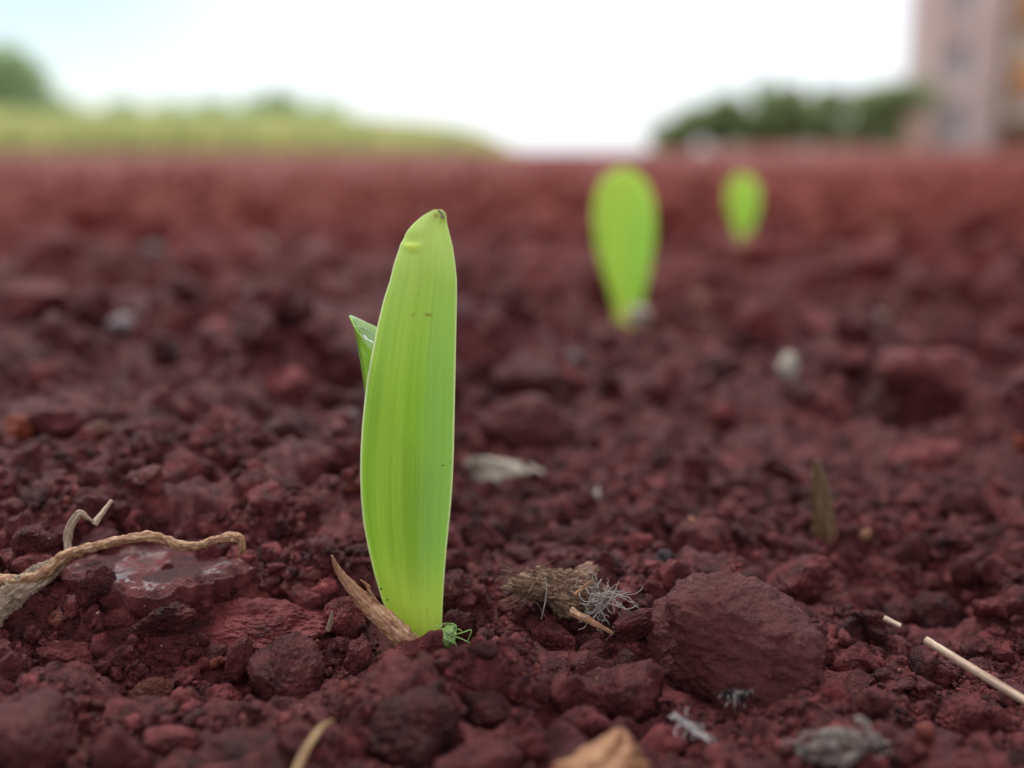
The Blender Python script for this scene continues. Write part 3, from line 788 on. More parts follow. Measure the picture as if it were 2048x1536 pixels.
def inner_leaf():
    nu, nv = 41, 60
    rim_px = [(785, 735), (760, 718), (742, 700), (722, 676), (708, 655), (697, 631), (712, 637), (730, 645), (757, 656), (790, 668)]
    rim_y = [2.6, 2.2, 1.9, 1.8, 2.2, 3.4, 4.6, 5.4, 6.0, 6.0]
    low_px = [(800, 1010), (785, 1010), (772, 1010), (762, 1010), (756, 1010), (753, 1010), (756, 1010), (765, 1010), (780, 1010), (800, 1010)]
    side = [0, 0, 0, -0.2, -0.6, -1.0, -0.6, 0, 0, 0]
    n = len(rim_px); ts = np.linspace(0, n - 1, nu)
    f = lambda arr: np.interp(ts, range(n), arr)
    rx, rz, ry = f([a for a, _ in rim_px]), f([b for _, b in rim_px]), f(rim_y)
    lx, lz = f([a for a, _ in low_px]), f([b for _, b in low_px])
    V = np.zeros((nv, nu, 3))
    for a in range(nv):
        s = a / (nv - 1)
        for b in range(nu):
            # left outline follows (712,668) (720,700) (727,740) (732,770)
            px = rx[b] + (lx[b] - rx[b]) * (s ** 0.62); py = rz[b] + (lz[b] - rz[b]) * s
            V[a, b] = at(px, py, BASE_Y + 1.0 + ry[b] * (1 - 0.45 * s))
    V -= np.array(ORIG)
    n1 = np.gradient(V, axis=0); n2 = np.gradient(V, axis=1); nn = np.cross(n1.reshape(-1, 3), n2.reshape(-1, 3)).reshape(nv, nu, 3)
    nn /= np.linalg.norm(nn, axis=2, keepdims=True) + 1e-12
    Bk = V + nn * 0.16; N = nv * nu
    A = np.concatenate([V.reshape(-1, 3), Bk.reshape(-1, 3)])
    i, j = np.meshgrid(np.arange(nv - 1), np.arange(nu - 1), indexing='ij'); k = (i * nu + j).ravel()
    f1 = np.stack([k, k + nu, k + nu + 1, k + 1], 1); f2 = f1[:, ::-1] + N
    ring = np.array(list(range(nu)) + [r * nu + nu - 1 for r in range(1, nv)] + [(nv - 1) * nu + c for c in range(nu - 2, -1, -1)] + [r * nu for r in range(nv - 2, 0, -1)])
    rn = np.roll(ring, -1); f3 = np.stack([ring, rn, rn + N, ring + N], 1)
    U, S = np.meshgrid(np.linspace(-0.9, 0.9, nu), np.linspace(1, 0, nv))
    far = U > 0.05
    luv = np.stack([U, np.where(far, S * 0.2 + 0.8, S * 0.6), 0 * U], -1).reshape(-1, 3); luv = np.concatenate([luv, luv])
    me = big_mesh("inner_leaf", A, np.concatenate([f1, f2, f3]), True, {'leafuv': luv})
    link("inner_leaf", me, M_INNER, spr)
inner_leaf()

# sprouts two and three, farther up the row
p2 = at(1258, 645, 283); s2 = empty("sprout", p2)
tag(s2, "paddle-shaped blurred sprout with yellow foot, second in the row", "sprout", "sprouts in a row")
blade("leaf_blade", [(336, 1238, 1256), (346, 1217, 1278), (362, 1202, 1292), (385, 1192, 1303), (415, 1187, 1309), (450, 1187, 1311), (490, 1192, 1308), (530, 1202, 1301), (570, 1216, 1292), (610, 1228, 1283), (650, 1234, 1274), (690, 1240, 1266)],
      283, 3.5, p2, M_BLADE2, s2, nu=24, nv=60)
p3 = at(1484, 520, 400); s3 = empty("sprout", p3)
tag(s3, "smallest and farthest green sprout, short and rounded", "sprout", "sprouts in a row")
blade("leaf_blade", [(348, 1476, 1494), (356, 1464, 1507), (375, 1454, 1518), (400, 1452, 1521), (425, 1457, 1516), (450, 1466, 1506), (480, 1475, 1496), (540, 1478, 1492)],
      400, 3.5, p3, M_BLADE2, s3, nu=24, nv=60)

# a drop of water added to give the fold behind the blade its wet glint
Vd, Fd = ico(4); Vd = Vd * (1 + 0.22 * noise3(Vd * 1.8 + 3.0))[:, None]
pd = at(733, 668, BASE_Y + 3.6)
drop = link("glint_drop", big_mesh("glint_drop", Vd * np.array([0.95, 0.45, 0.42]), Fd), None, loc=pd); drop.rotation_euler = (0.3, math.radians(38), 0)
tw_ = NT("water"); tw_.b.inputs['Transmission Weight'].default_value = 1.0; tw_.b.inputs['Roughness'].default_value = 0.04; tw_.b.inputs['IOR'].default_value = 1.33
drop.data.materials.append(tw_.m); tag(drop, "water drop added for the wet glint in the folded leaf behind the tall sprout", "water drop")

# grains of soil stuck to the blade
def specks():
    pts = [(886, 931, 3.6), (901, 925, 2.8), (862, 955, 1.6), (875, 976, 2), (800, 1020, 2), (878, 1078, 2), (881, 1110, 2), (820, 1074, 1.5), (872, 1238, 2), (843, 1242, 1.6), (853, 905, 1.2), (762, 1178, 5), (775, 1200, 4), (752, 1178, 4), (831, 1262, 2)]
    r = random.Random(44)
    for k in range(46):
        py = 1268 - abs(r.gauss(0, 1)) * 70 if k % 3 else r.uniform(700, 1200)
        L = np.interp(py, [q[0] for q in MAIN], [q[1] for q in MAIN]); Rr = np.interp(py, [q[0] for q in MAIN], [q[2] for q in MAIN])
        pts.append((L + (Rr - L) * (r.uniform(.3, .93)), py, r.uniform(.7, 1.9)))
    V0, F0 = clod_shape(77, 2, grit=0.1); Vs, Fs, off = [], [], 0
    for (px, py, r) in pts:
        c = at(px, py, BASE_Y - 0.75 if px < 850 else BASE_Y - 1.05)
        rr = r / F * 98 / 1.6
        Vs.append(V0 * rr + np.array(c)); Fs.append(F0 + off); off += len(V0)
    me = big_mesh("soil_specks", np.concatenate(Vs), np.concatenate(Fs), True, {'tint': np.zeros(off)})
    tag(link("soil_specks", me, M_MOULD), "tiny dark soil specks stuck to the tall sprout's blade", kind='stuff')
specks()

# ------------------------------------------------------------------ brown husk leaning on the sprout
def husk():
    y0 = BASE_Y - 3.0
    pts = [at(664, 1111, y0 - 0.5), at(676, 1140, y0 - 0.4), at(703, 1175, y0 - 0.2), at(738, 1212, y0), at(775, 1245, y0 + 0.1), at(812, 1283, y0 + 0.3), at(845, 1315, y0 + 0.6)]
    o = empty("husk", pts[-1])
    tag(o, "brown speckled dry husk leaning against the foot of the tall sprout", "husk")
    V = tube_arrays(rel(pts, pts[-1]), [0.12, 0.34, 0.62, 0.92, 1.12, 1.25, 1.3], seg=40, squash=0.85, rough=0.16, freq=1.8, seed=2, samples=110)
    link("husk_body", mesh_of("husk_body", [V]), M_HUSK, o)
    sp = [at(722, 1160, y0 - 0.2), at(735, 1172, y0 + 0.2), at(741, 1186, y0), at(760, 1210, y0 - 0.3)]
    fr = [tube_arrays(rel(sp, pts[-1]), [0.12, 0.30, 0.26, 0.12], seg=10, squash=0.5, rough=0.4, freq=3, samples=24)]
    r = random.Random(5)
    for k in range(26):
        a = r.uniform(0.1, 0.95); i = min(5, int(a * 6)); b = Vector(pts[i]).lerp(Vector(pts[i + 1]), a * 6 - i)
        b = b + Vector((r.uniform(-.2, .9) * a, -0.3, r.uniform(0, .9) * a))
        fr.append(tube_arrays(rel([b, b + Vector((r.uniform(-.25, .25), r.uniform(-.3, .1), r.uniform(-.1, .35)))], pts[-1]), [0.035, 0.012], seg=5, samples=5))
    link("splinter", mesh_of("splinter", fr), M_HUSK, o)
husk()

# ------------------------------------------------------------------ forked dry root on the left
def dry_root():
    y0 = 93.5
    main = [at(-40, 1163, y0 - 1), at(0, 1161, y0 - .6), (at(40, 1161, y0 - .4)), at(85, 1148, y0), at(120, 1120, y0 + .3), at(150, 1104, y0 + .3), at(182, 1095, y0), at(225, 1085, y0), at(262, 1077, y0), at(300, 1073, y0 + .4),
            at(330, 1080, y0 + .6), at(362, 1092, y0 + .5), at(395, 1090, y0 + .3), at(430, 1081, y0), at(462, 1073, y0 - .2), at(480, 1079, y0 - .3), at(484, 1095, y0 - .3), at(478, 1113, y0 - .2)]
    rad = [0.60, 0.56, 0.50, 0.50, 0.52, 0.52, 0.46, 0.46, 0.44, 0.48, 0.46, 0.46, 0.40, 0.42, 0.46, 0.42, 0.32, 0.12]
    o = empty("dry_root", main[4])
    tag(o, "forked dry brown root curling over the wet slab at left", "root")
    link("root_stem", mesh_of("root_stem", [tube_arrays(rel(main, main[4]), rad, seg=30, rough=0.32, freq=1.15, seed=4, samples=220)]), M_ROOT, o)
    y1 = y0 + 1.2
    flat = [at(-40, 1240, y0 - 2), at(0, 1206, y0 - 1.2), at(45, 1175, y0 - .4), at(90, 1145, y0 + .6), at(125, 1118, y1)]
    link("flat_branch", mesh_of("flat_branch", [tube_arrays(rel(flat, main[4]), [1.5, 1.35, 1.2, 1.0, 0.55], seg=40, squash=0.5, rough=0.32, freq=1.8, seed=5, samples=90, up=Vector((0, 1, 0.3)))]), M_ROOTFLAT, o)
    up = [at(138, 1112, y1), at(136, 1090, y1 + .4), at(137, 1065, y1 + .7), at(146, 1043, y1 + 1.0), at(160, 1028, y1 + 1.4), at(176, 1037, y1 + 1.6), at(192, 1046, y1 + 2)]
    link("upper_branch", mesh_of("upper_branch", [tube_arrays(rel(up, main[4]), [0.34, 0.36, 0.42, 0.42, 0.40, 0.18, 0.10], seg=18, rough=0.22, freq=1.6, seed=6, samples=80)]), M_ROOTFLAT, o)
    tw = [at(188, 1048, y1 + 2), at(203, 1028, y1 + 2.4), at(224, 1000, y1 + 3)]
    t = empty("twig", tw[0]); tag(t, "short pale twig sticking up behind the forked root", "twig")
    link("twig_stem", mesh_of("twig_stem", [tube_arrays(rel(tw, tw[0]), [0.34, 0.24, 0.17], seg=12, rough=0.2, freq=2, samples=30)]), M_STRAW, t)
dry_root()

# ------------------------------------------------------------------ straws, stalks and slivers
def straw(name, label, cat, px, radii, depth, mat, **kw):
    pts = [at(a, b, d) for (a, b), d in zip(px, depth)]
    me = mesh_of(name, [tube_arrays(rel(pts, pts[0]), radii, **kw)])
    o = link(name, me, mat, loc=pts[0]); return tag(o, label, cat)
straw("straw", "long pale straw slanting down to the right edge", "straw", [(1852, 1280), (1900, 1310), (1960, 1347), (2060, 1408), (2140, 1456)], [0.34, 0.35, 0.37, 0.38, 0.39], [90, 88, 86, 83, 80], M_STRAW, seg=14, rough=0.08, freq=1.2, samples=60)
straw("straw", "short broken bit of straw up-left of the long one", "straw", [(1768, 1236), (1801, 1252)], [0.34, 0.34], [95, 94.5], M_STRAW, seg=12, squash=0.7, rough=0.1, samples=14)
straw("straw_sliver", "thin orange sliver pointing up below the short straw", "straw", [(1842, 1350), (1852, 1330), (1862, 1312)], [0.16, 0.14, 0.03], [92, 92, 92], M_STALK, seg=8, samples=12)
straw("stalk", "blurred yellow-brown stalk rising from the bottom edge", "stalk", [(585, 1560), (604, 1515), (625, 1478), (645, 1452), (668, 1441)], [0.30, 0.28, 0.25, 0.22, 0.12], [66, 68, 70, 71.5, 72.5], M_STALK, seg=14, squash=0.6, rough=0.12, freq=1, samples=40)
straw("straw_sliver", "little brown sliver leaning among crumbs below the litter", "straw", [(1096, 1332), (1108, 1352), (1122, 1370)], [0.05, 0.28, 0.12], [90, 89, 88.5], M_ROOTFLAT, seg=10, squash=0.4, samples=20)
straw("straw_sliver", "pale seed-like chip below the broad gritty clod's corner", "seed", [(1048, 1375), (1060, 1385), (1072, 1396)], [0.08, 0.30, 0.10], [87, 86.6, 86.2], M_GFIBRE, seg=10, squash=0.5, samples=18)
straw("straw_sliver", "small curled orange sliver left of the tan dry leaf", "straw", [(1078, 1412), (1090, 1418), (1099, 1426)], [0.06, 0.2, 0.06], [83, 83, 83], M_STALK, seg=8, squash=0.4, samples=14)
straw("straw_sliver", "pale splinter standing left of the brown husk", "straw", [(655, 1262), (662, 1240), (664, 1222)], [0.22, 0.20, 0.08], [93, 93, 93], M_ROOTFLAT, seg=8, rough=0.3, samples=16)
straw("straw_sliver", "whitish sliver among crumbs beyond the wet slab", "straw", [(448, 1183), (458, 1163), (470, 1148)], [0.10, 0.2, 0.07], [101, 101, 101], M_STRAW, seg=8, samples=14)
straw("straw_sliver", "tiny pale curl between the root and the ledge clod", "straw", [(188, 1232), (195, 1226), (199, 1222)], [0.14, 0.1, 0.03], [92, 92, 92], M_STRAW, seg=6, samples=8)

def sheet(name, label, cat, outline, depth, mat, thick=0.12, bend=1.2, nu=26, nv=40):
    """outline rows (photo y, left, right, depth offset): a curled dry leaf with thickness."""
    rows = sorted(outline); yy = np.linspace(rows[0][0], rows[-1][0], nv)
    f = lambda k: np.interp(yy, [r[0] for r in rows], [r[k] for r in rows])
    L, R, D = f(1), f(2), f(3); u = np.linspace(-1, 1, nu); V = np.zeros((nv, nu, 3))
    org = at((L[-1] + R[-1]) / 2, yy[-1], depth)
    for a in range(nv):
        for b in range(nu):
            edge = (1 + 0.10 * math.sin(yy[a] * 0.23 + 2) + 0.07 * math.sin(yy[a] * 0.61))
            px = (L[a] + R[a]) / 2 + u[b] * (R[a] - L[a]) / 2 * edge
            V[a, b] = at(px, yy[a], depth + D[a] + bend * (u[b] ** 2) + 0.25 * math.sin(u[b] * 7 + yy[a] * 0.05))
    V -= np.array(org)
    n1 = np.gradient(V, axis=0); n2 = np.gradient(V, axis=1); nn = np.cross(n1.reshape(-1, 3), n2.reshape(-1, 3)).reshape(nv, nu, 3)
    nn /= np.linalg.norm(nn, axis=2, keepdims=True) + 1e-12
    N = nv * nu; A = np.concatenate([V.reshape(-1, 3), (V + nn * thick).reshape(-1, 3)])
    i, j = np.meshgrid(np.arange(nv - 1), np.arange(nu - 1), indexing='ij'); k = (i * nu + j).ravel()
    f1 = np.stack([k, k + nu, k + nu + 1, k + 1], 1); f2 = f1[:, ::-1] + N
    ring = np.array(list(range(nu)) + [r * nu + nu - 1 for r in range(1, nv)] + [(nv - 1) * nu + c for c in range(nu - 2, -1, -1)] + [r * nu for r in range(nv - 2, 0, -1)])
    rn = np.roll(ring, -1); f3 = np.stack([ring, rn, rn + N, ring + N], 1)
    U, S = np.meshgrid(u, np.linspace(0, 6, nv)); fb = np.stack([S, U * 2, 0 * U], -1).reshape(-1, 3)
    me = big_mesh(name, A, np.concatenate([f1, f2, f3]), True, {'fibre': np.concatenate([fb, fb])})
    return tag(link(name, me, mat, loc=org), label, cat)
sheet("dry_leaf", "curled tan dry leaf poking up from the bottom edge", "leaf",
      [(1458, 1232, 1246, 3), (1470, 1218, 1254, 2.4), (1490, 1180, 1268, 1.6), (1510, 1148, 1280, .8), (1535, 1110, 1292, 0), (1580, 1080, 1300, -2)], 67, M_DRYLEAF)
sheet("dry_leaf", "thin brown translucent leaf standing upright behind the largest clod", "leaf",
      [(918, 1632, 1638, 1), (950, 1624, 1650, .8), (1000, 1622, 1663, .4), (1060, 1626, 1673, 0), (1110, 1640, 1676, 0), (1150, 1660, 1674, 0)], 121, M_THINLEAF, bend=0.8)
sheet("dry_leaf", "crumpled pale scrap lying right of the tall sprout", "leaf scrap",
      [(915, 935, 975, 2), (930, 938, 1060, 1.5), (945, 945, 1100, 1), (958, 950, 1040, .5), (975, 962, 985, 0)], 141, M_PALE_S if False else plain("pale_scrap", (0.50, 0.42, 0.33), 0.6, 0.2), bend=2)

# ------------------------------------------------------------------ plant litter with rootlets
def wiggle(r, start, direction, length, n, jit):
    p = Vector(start); d = Vector(direction).normalized(); out = [p.copy()]
    for _ in range(n):
        d = (d + Vector((r.gauss(0, jit), r.gauss(0, jit), r.gauss(0, jit)))).normalized(); p = p + d * (length / n); out.append(p.copy())
    return out
def litter():
    c = at(1115, 1185, 97); o = empty("plant_litter", c)
    tag(o, "tuft of rotting brown plant fibre with pale rootlets, right of the tall sprout", "plant debris")
    V, Fc = clod_shape(303, 6, planes=8, p=10, lump=0.5, grit=0.2, fine=0.08)
    V = V * np.array([5.4, 2.8, 2.9]); fib = V * np.array([0.25, 1.6, 1.6])
    a = math.radians(8); 
    me = bpy.data.meshes.new("fibre_mat")
    me.from_pydata((V @ np.array([[math.cos(a), 0, -math.sin(a)], [0, 1, 0], [math.sin(a), 0, math.cos(a)]])).tolist(), [], Fc.tolist())
    at_ = me.attributes.new('fibre', 'FLOAT_VECTOR', 'POINT'); at_.data.foreach_set('vector', fib.astype(np.float32).ravel())
    me.polygons.foreach_set("use_smooth", np.ones(len(me.polygons), bool)); me.update()
    link("fibre_mat", me, M_LITTER, o)
    r = random.Random(12); parts = []
    for k in range(95):     # loose strands on the mat
        b = at(r.uniform(1020, 1170), r.uniform(1140, 1205), 94.6 + r.uniform(-.4, 1.2))
        parts.append(tube_arrays(rel(wiggle(r, b, (r.uniform(-1, 1), r.uniform(-.2, .1), r.uniform(-.35, .35)), r.uniform(.8, 2.6), 4, .25), c), [r.uniform(.03, .07)] * 4 + [.02], seg=5, samples=12))
    link("fibre_strands", mesh_of("fibre_strands", parts), M_LITTER, o)
    parts = []
    for k in range(75):    # grey-white tangle
        b = at(r.gauss(1203, 16), r.gauss(1205, 14), 94 + r.uniform(-.6, 1.2))
        parts.append(tube_arrays(rel(wiggle(r, b, (r.uniform(-1, 1), r.uniform(-.5, .3), r.uniform(-1, 1)), r.uniform(1.4, 3.6), 9, .38), c), [r.uniform(.022, .055)] * 9 + [.015], seg=5, samples=30))
    for (pxs) in ([(1228, 1250), (1237, 1268), (1239, 1290), (1239, 1312)], [(1230, 1262), (1210, 1282)], [(1225, 1254), (1238, 1262), (1240, 1275)],
                  [(1090, 1155), (1093, 1185), (1088, 1215), (1082, 1240)], [(1195, 1170), (1202, 1160), (1204, 1158)], [(1235, 1205), (1262, 1225)], [(1150, 1175), (1157, 1150)]):
        parts.append(tube_arrays(rel([at(a, b, 92.6) for a, b in pxs], c), [.06] * (len(pxs) - 1) + [.02], seg=6, rough=.2, freq=3, samples=26))
    link("rootlets", mesh_of("rootlets", parts), M_GFIBRE, o)
    sl = [at(1140, 1222, 93.6), at(1180, 1242, 93), at(1228, 1268, 92.4)]
    link("stem_piece", mesh_of("stem_piece", [tube_arrays(rel(sl, c), [.40, .34, .14], seg=14, rough=.25, freq=1.6, samples=34),
                                           tube_arrays(rel([at(1150, 1190, 93.4), at(1170, 1172, 93.3), at(1186, 1160, 93.3)], c), [.2, .15, .06], seg=9, rough=.2, samples=16)]), M_HUSK, o)
litter()

def fluff(name, label, cat, c_px, depth, seed, strands, n, sx, sy, mat, core=None, length=(.6, 2.2), rad=(.02, .05), curl=.6):
    c = at(*c_px, depth); o = empty(name, c); tag(o, label, cat); r = random.Random(seed); parts = []
    for pxs in strands:
        w = [at(a, b, depth - .5 + r.uniform(-.2, .2)) for a, b in pxs]
        for q in range(5):
            j = Vector((r.gauss(0, .07), r.gauss(0, .07), r.gauss(0, .07)))
            parts.append(tube_arrays(rel([p + j * (1 + i * .5) for i, p in enumerate(w)], c), [.042] * (len(w) - 1) + [.012], seg=5, rough=.4, freq=4, seed=q, samples=26))
    for k in range(n):
        b = at(r.gauss(c_px[0], sx), r.gauss(c_px[1], sy), depth + r.uniform(-.8, .5))
        parts.append(tube_arrays(rel(wiggle(r, b, (r.uniform(-1, 1), r.uniform(-.5, .2), r.uniform(-.5, 1)), r.uniform(*length), 6, curl), c), [r.uniform(*rad)] * 6 + [.012], seg=5, samples=16))
    link("strands", mesh_of("strands", parts), mat, o)
    if core:
        V, Fc = clod_shape(seed * 3, 5, planes=8, p=8, lump=.7, grit=.32, fine=.12); V = V * np.array(core[0])
        me = bpy.data.meshes.new("core"); me.from_pydata(V.tolist(), [], Fc.tolist())
        a = me.attributes.new('fibre', 'FLOAT_VECTOR', 'POINT'); a.data.foreach_set('vector', (V * 1.2).astype(np.float32).ravel())
        me.polygons.foreach_set("use_smooth", np.ones(len(me.polygons), bool)); me.update()
        k = link("matted_core", me, core[1], o); k.location = core[2] if len(core) > 2 else (0, 0, 0)
fluff("root_fibre", "ragged white fibre trailing below the largest clod", "root fibre", (1385, 1455), 77, 21,
      [[(1340, 1433), (1362, 1440), (1385, 1462), (1415, 1478), (1428, 1500), (1430, 1540)], [(1350, 1428), (1375, 1452), (1400, 1460)]], 16, 24, 12, M_WFIBRE, length=(.4, 1.2))
fluff("mould_patch", "black and grey mouldy scrap on the front of the largest clod", "mouldy scrap", (1470, 1392), 81.5, 22,
      [[(1468, 1385), (1470, 1412)]], 9, 22, 10, M_GFIBRE, core=((1.5, .45, .75), M_MOULD), length=(.3, .9), rad=(.02, .04))
fluff("plant_litter", "grey crumbly litter with white fluff at the bottom right", "plant debris", (1690, 1495), 73, 23,
      [[(1708, 1440), (1722, 1436), (1733, 1450), (1742, 1475), (1748, 1492)], [(1715, 1445), (1728, 1440), (1738, 1465)], [(1728, 1440), (1740, 1448)]], 70, 46, 14, M_GFIBRE,
      core=((5.0, 2.4, 1.25), M_GLIT), length=(.4, 1.4))

# ------------------------------------------------------------------ aphid
def aphid():
    Y = BASE_Y - 2.6
    o_ = at(898, 1272, Y)
    g = lambda px, py, dy=0.0: (at(px, py, Y + dy) - o_)
    me = bpy.data.meshes.new("aphid"); V, E, Rd = [], [], []
    def add(p, r, parent=None):
        V.append(tuple(p)); Rd.append(r)
        if parent is not None: E.append((parent, len(V) - 1))
        return len(V) - 1
    a0 = add(g(884, 1296), .35); a1 = add(g(889, 1285), .78, a0); a2 = add(g(895, 1274), .80, a1); a3 = add(g(901, 1264), .58, a2); a4 = add(g(907, 1257), .36, a3); a5 = add(g(911, 1252), .17, a4)
    def chain(root, pts, r0, r1):
        k = root
        for i, p in enumerate(pts): k = add(p, r0 + (r1 - r0) * i / max(1, len(pts) - 1), k)
    chain(a3, [g(912, 1269, -.5), g(926, 1265, -.7), g(942, 1259, -.8), g(943, 1263, -.8), g(938, 1276, -.8), g(934, 1284, -.7)], .065, .03)
    chain(a2, [g(910, 1273, -.5), g(924, 1278, -.9), g(940, 1286, -1.0), g(943, 1287, -.9)], .065, .03)
    chain(a1, [g(904, 1282, -.5), g(911, 1286, -.7), g(913, 1294, -.8)], .06, .03)
    chain(a3, [g(904, 1262, .6), g(918, 1258, .9), g(928, 1266, 1.0)], .06, .03)
    chain(a1, [g(880, 1278, .5), g(872, 1272, .4), g(868, 1284, .2)], .06, .03)
    chain(a2, [g(886, 1270, .3), g(878, 1262, 0), g(872, 1272, -.1)], .06, .03)
    # antennae sweep back over the blade
    chain(a5, [g(906, 1247, -.3), g(893, 1246, -.6), g(876, 1249, -.8), g(856, 1256, -.9), g(838, 1263, -.9), g(828, 1268, -.9)], .035, .014)
    chain(a4, [g(904, 1250, -.1), g(892, 1250, -.2), g(878, 1251, -.5), g(866, 1258, -.6)], .035, .014)
    me.from_pydata(V, E, [])
    o = link("aphid", me, None, loc=o_)
    sk = o.modifiers.new("skin", 'SKIN'); sk.use_smooth_shade = True
    for i, r in enumerate(Rd):
        s = me.skin_vertices[0].data[i]; s.radius = (r, r); s.use_root = (i == 2)
    ss = o.modifiers.new("sub", 'SUBSURF'); ss.levels = 2; ss.render_levels = 2
    t = NT("aphid_green")
    c = t.ramp(t.noise(t.pos(), 4200, 3), [(0.35, (0.19, 0.36, 0.07)), (0.65, (0.38, 0.56, 0.20))])
    t.link(c, t.b.inputs['Base Color']); t.b.inputs['Roughness'].default_value = 0.35
    t.b.inputs['Subsurface Weight'].default_value = 0.4; t.b.inputs['Subsurface Radius'].default_value = (.0003, .0005, .0001); t.b.inputs['Subsurface Scale'].default_value = 1.0
    me.materials.append(t.m)
    tag(o, "tiny pale green aphid clinging at the foot of the tall sprout", "aphid")
    Ve, Fe = ico(2); em = big_mesh("eye", Ve * 0.085, Fe)
    e = link("eye", em, plain("aphid_eye", (0.03, 0.012, 0.01), 0.2), o); e.location = g(909.5, 1256.5, -.30)
aphid()

# ------------------------------------------------------------------ far background (metres from here on)
def mlink(name, me, mat, parent=None, loc=(0, 0, 0)):
    o = bpy.data.objects.new(name, me); COL.objects.link(o); me.materials.append(mat)
    if parent is not None: o.parent = parent
    else: o.location = loc
    return o
def mempty(name, loc):
    o = bpy.data.objects.new(name, None); COL.objects.link(o); o.location = loc; return o
def metre(px, Y): return (px - 1024) / F * Y * _cy          # world x for a pixel column at distance Y
def high(py, Y):                                             # world z for a pixel row at distance Y
    b = -(py - 768) / F
    return Y * (-_sy + b * _cy) / (_cy + b * _sy) + EYE
def leafy(name, cols, scale, trans=0.35):
    t = NT(name); c = t.ramp(t.noise(t.pos(), scale, 3), [(0.3, cols[0]), (0.55, cols[1]), (0.75, cols[2])])
    rn = t.attr('tint').outputs['Fac']
    c = t.mix(1.0, c, t.ramp(rn, [(0, (.55, .6, .55)), (1, (1.35, 1.3, 1.3))]), 'MULTIPLY')
    t.link(c, t.b.inputs['Base Color']); t.b.inputs['Roughness'].default_value = .55
    tr = t.new("BsdfTranslucent"); t.link(c, tr.inputs[0]); ms = t.new("MixShader"); ms.inputs[0].default_value = trans
    t.link(t.b.outputs[0], ms.inputs[1]); t.link(tr.outputs[0], ms.inputs[2]); t.link(ms.outputs[0], t.out.inputs[0])
    return t.m
M_TREE_D = leafy("dark_foliage", [(0.24, 0.33, 0.15), (0.36, 0.46, 0.21), (0.48, 0.54, 0.29)], 1.2, trans=0.5)  # both foliage colours raised to stand in for glare and haze
M_TREE_L = leafy("light_foliage", [(0.42, 0.55, 0.34), (0.55, 0.68, 0.42), (0.68, 0.78, 0.48)], 1.2)
M_GRASS = leafy("field_grass", [(0.42, 0.50, 0.20), (0.62, 0.64, 0.28), (0.76, 0.72, 0.36)], 2.0)
M_BARK = plain("bark", (0.12, 0.085, 0.06), 0.9)

def leaf_cloud(r, centres, n, size):
    """n leaf-sized quads spread through the lobes (x, y, z, rx, ry, rz)."""
    C = np.array(centres); w = (C[:, 3] * C[:, 4] * C[:, 5]) ** 0.67; k = r.choice(len(C), n, p=w / w.sum())
    d = r.normal(size=(n, 3)); d /= np.linalg.norm(d, axis=1, keepdims=True); rad = r.uniform(0.25, 1, n) ** 0.5 * r.uniform(0.85, 1.15, n)
    P = C[k, :3] + d * rad[:, None] * C[k, 3:]
    a = r.normal(size=(n, 3)); a /= np.linalg.norm(a, axis=1, keepdims=True); b = np.cross(a, r.normal(size=(n, 3))); b /= np.linalg.norm(b, axis=1, keepdims=True)
    s = size * r.uniform(0.6, 1.4, n)[:, None]; a = a * s; b = b * s * 0.5
    V = np.stack([P - a, P + b, P + a, P - b], 1).reshape(-1, 3); Fc = np.arange(n * 4).reshape(-1, 4)
    return V, Fc, np.repeat(r.uniform(0, 1, n), 4)
def tree(px, top, Y, wpx, mat, label, seed, cat="tree", group=None, low=0.25, name="tree", leaves=2600):
    r = np.random.default_rng(seed); H = high(top, Y); W = wpx / F * Y
    o = mempty(name, (metre(px, Y), Y, 0)); tag(o, label, cat, group)
    lobes = []
    for k in range(15):
        z = r.uniform(low, 0.84) * H; s = r.uniform(0.20, 0.34)
        q = 1 - abs(z / H - 0.5) * 1.0
        lobes.append((r.uniform(-.42, .42) * W * q, r.uniform(-.4, .4) * W * q, z, s * W, s * W, s * H * 0.62))
    lobes.append((0, 0, H * 0.82, W * .22, W * .22, H * .17))
    V, Fc, T = leaf_cloud(r, lobes, leaves, 0.05 * max(H, W) * 0.8)
    V[:, 2] = np.maximum(V[:, 2], 0.02)
    mlink("crown", big_mesh("crown", V, Fc, False, {'tint': T}), mat, o)
    parts = [tube_arrays([(0, 0, -0.1), (0.02 * H, 0, H * .35), (-.03 * H, 0, H * .8)], [H * .035, H * .025, H * .008], seg=9, rough=.15, freq=2 / H, samples=16)]
    for k in range(6):
        l = lobes[k]; parts.append(tube_arrays([(0.0, 0, H * (.2 + .06 * k)), (l[0] * .5, l[1] * .5, l[2] * .8), (l[0], l[1], l[2])], [H * .014, H * .009, H * .003], seg=6, samples=10))
    mlink("trunk", mesh_of("trunk", parts), M_BARK, o)
G1 = "dark trees beyond the field on the right"
for k, (px, top, Y, w, lab) in enumerate([
        (1335, 252, 60, 80, "lowest dark bush where the right treeline tapers off"),
        (1385, 222, 60, 90, "second dark tree from the open gap, low and round"),
        (1440, 198, 60, 95, "dark tree with a notch of sky on its right"),
        (1515, 172, 62, 95, "tallest dark tree left of the middle of the right treeline"),
        (1585, 176, 60, 95, "dark tree just right of the tallest one"),
        (1650, 184, 64, 100, "dark tree in the middle of the run towards the building"),
        (1715, 186, 60, 100, "second dark tree from the pink building"),
        (1790, 176, 58, 130, "greenest dark tree, touching the pink building")]):
    tree(px, top - 14, Y, w, M_TREE_D, lab, 400 + k, group=G1, low=0.04, leaves=5200)
G2 = "pale shrubs along the left field edge"
tree(8, 84, 34, 150, M_TREE_L, "tall pale tree at the left edge of the picture", 430, low=0.2, leaves=5000)
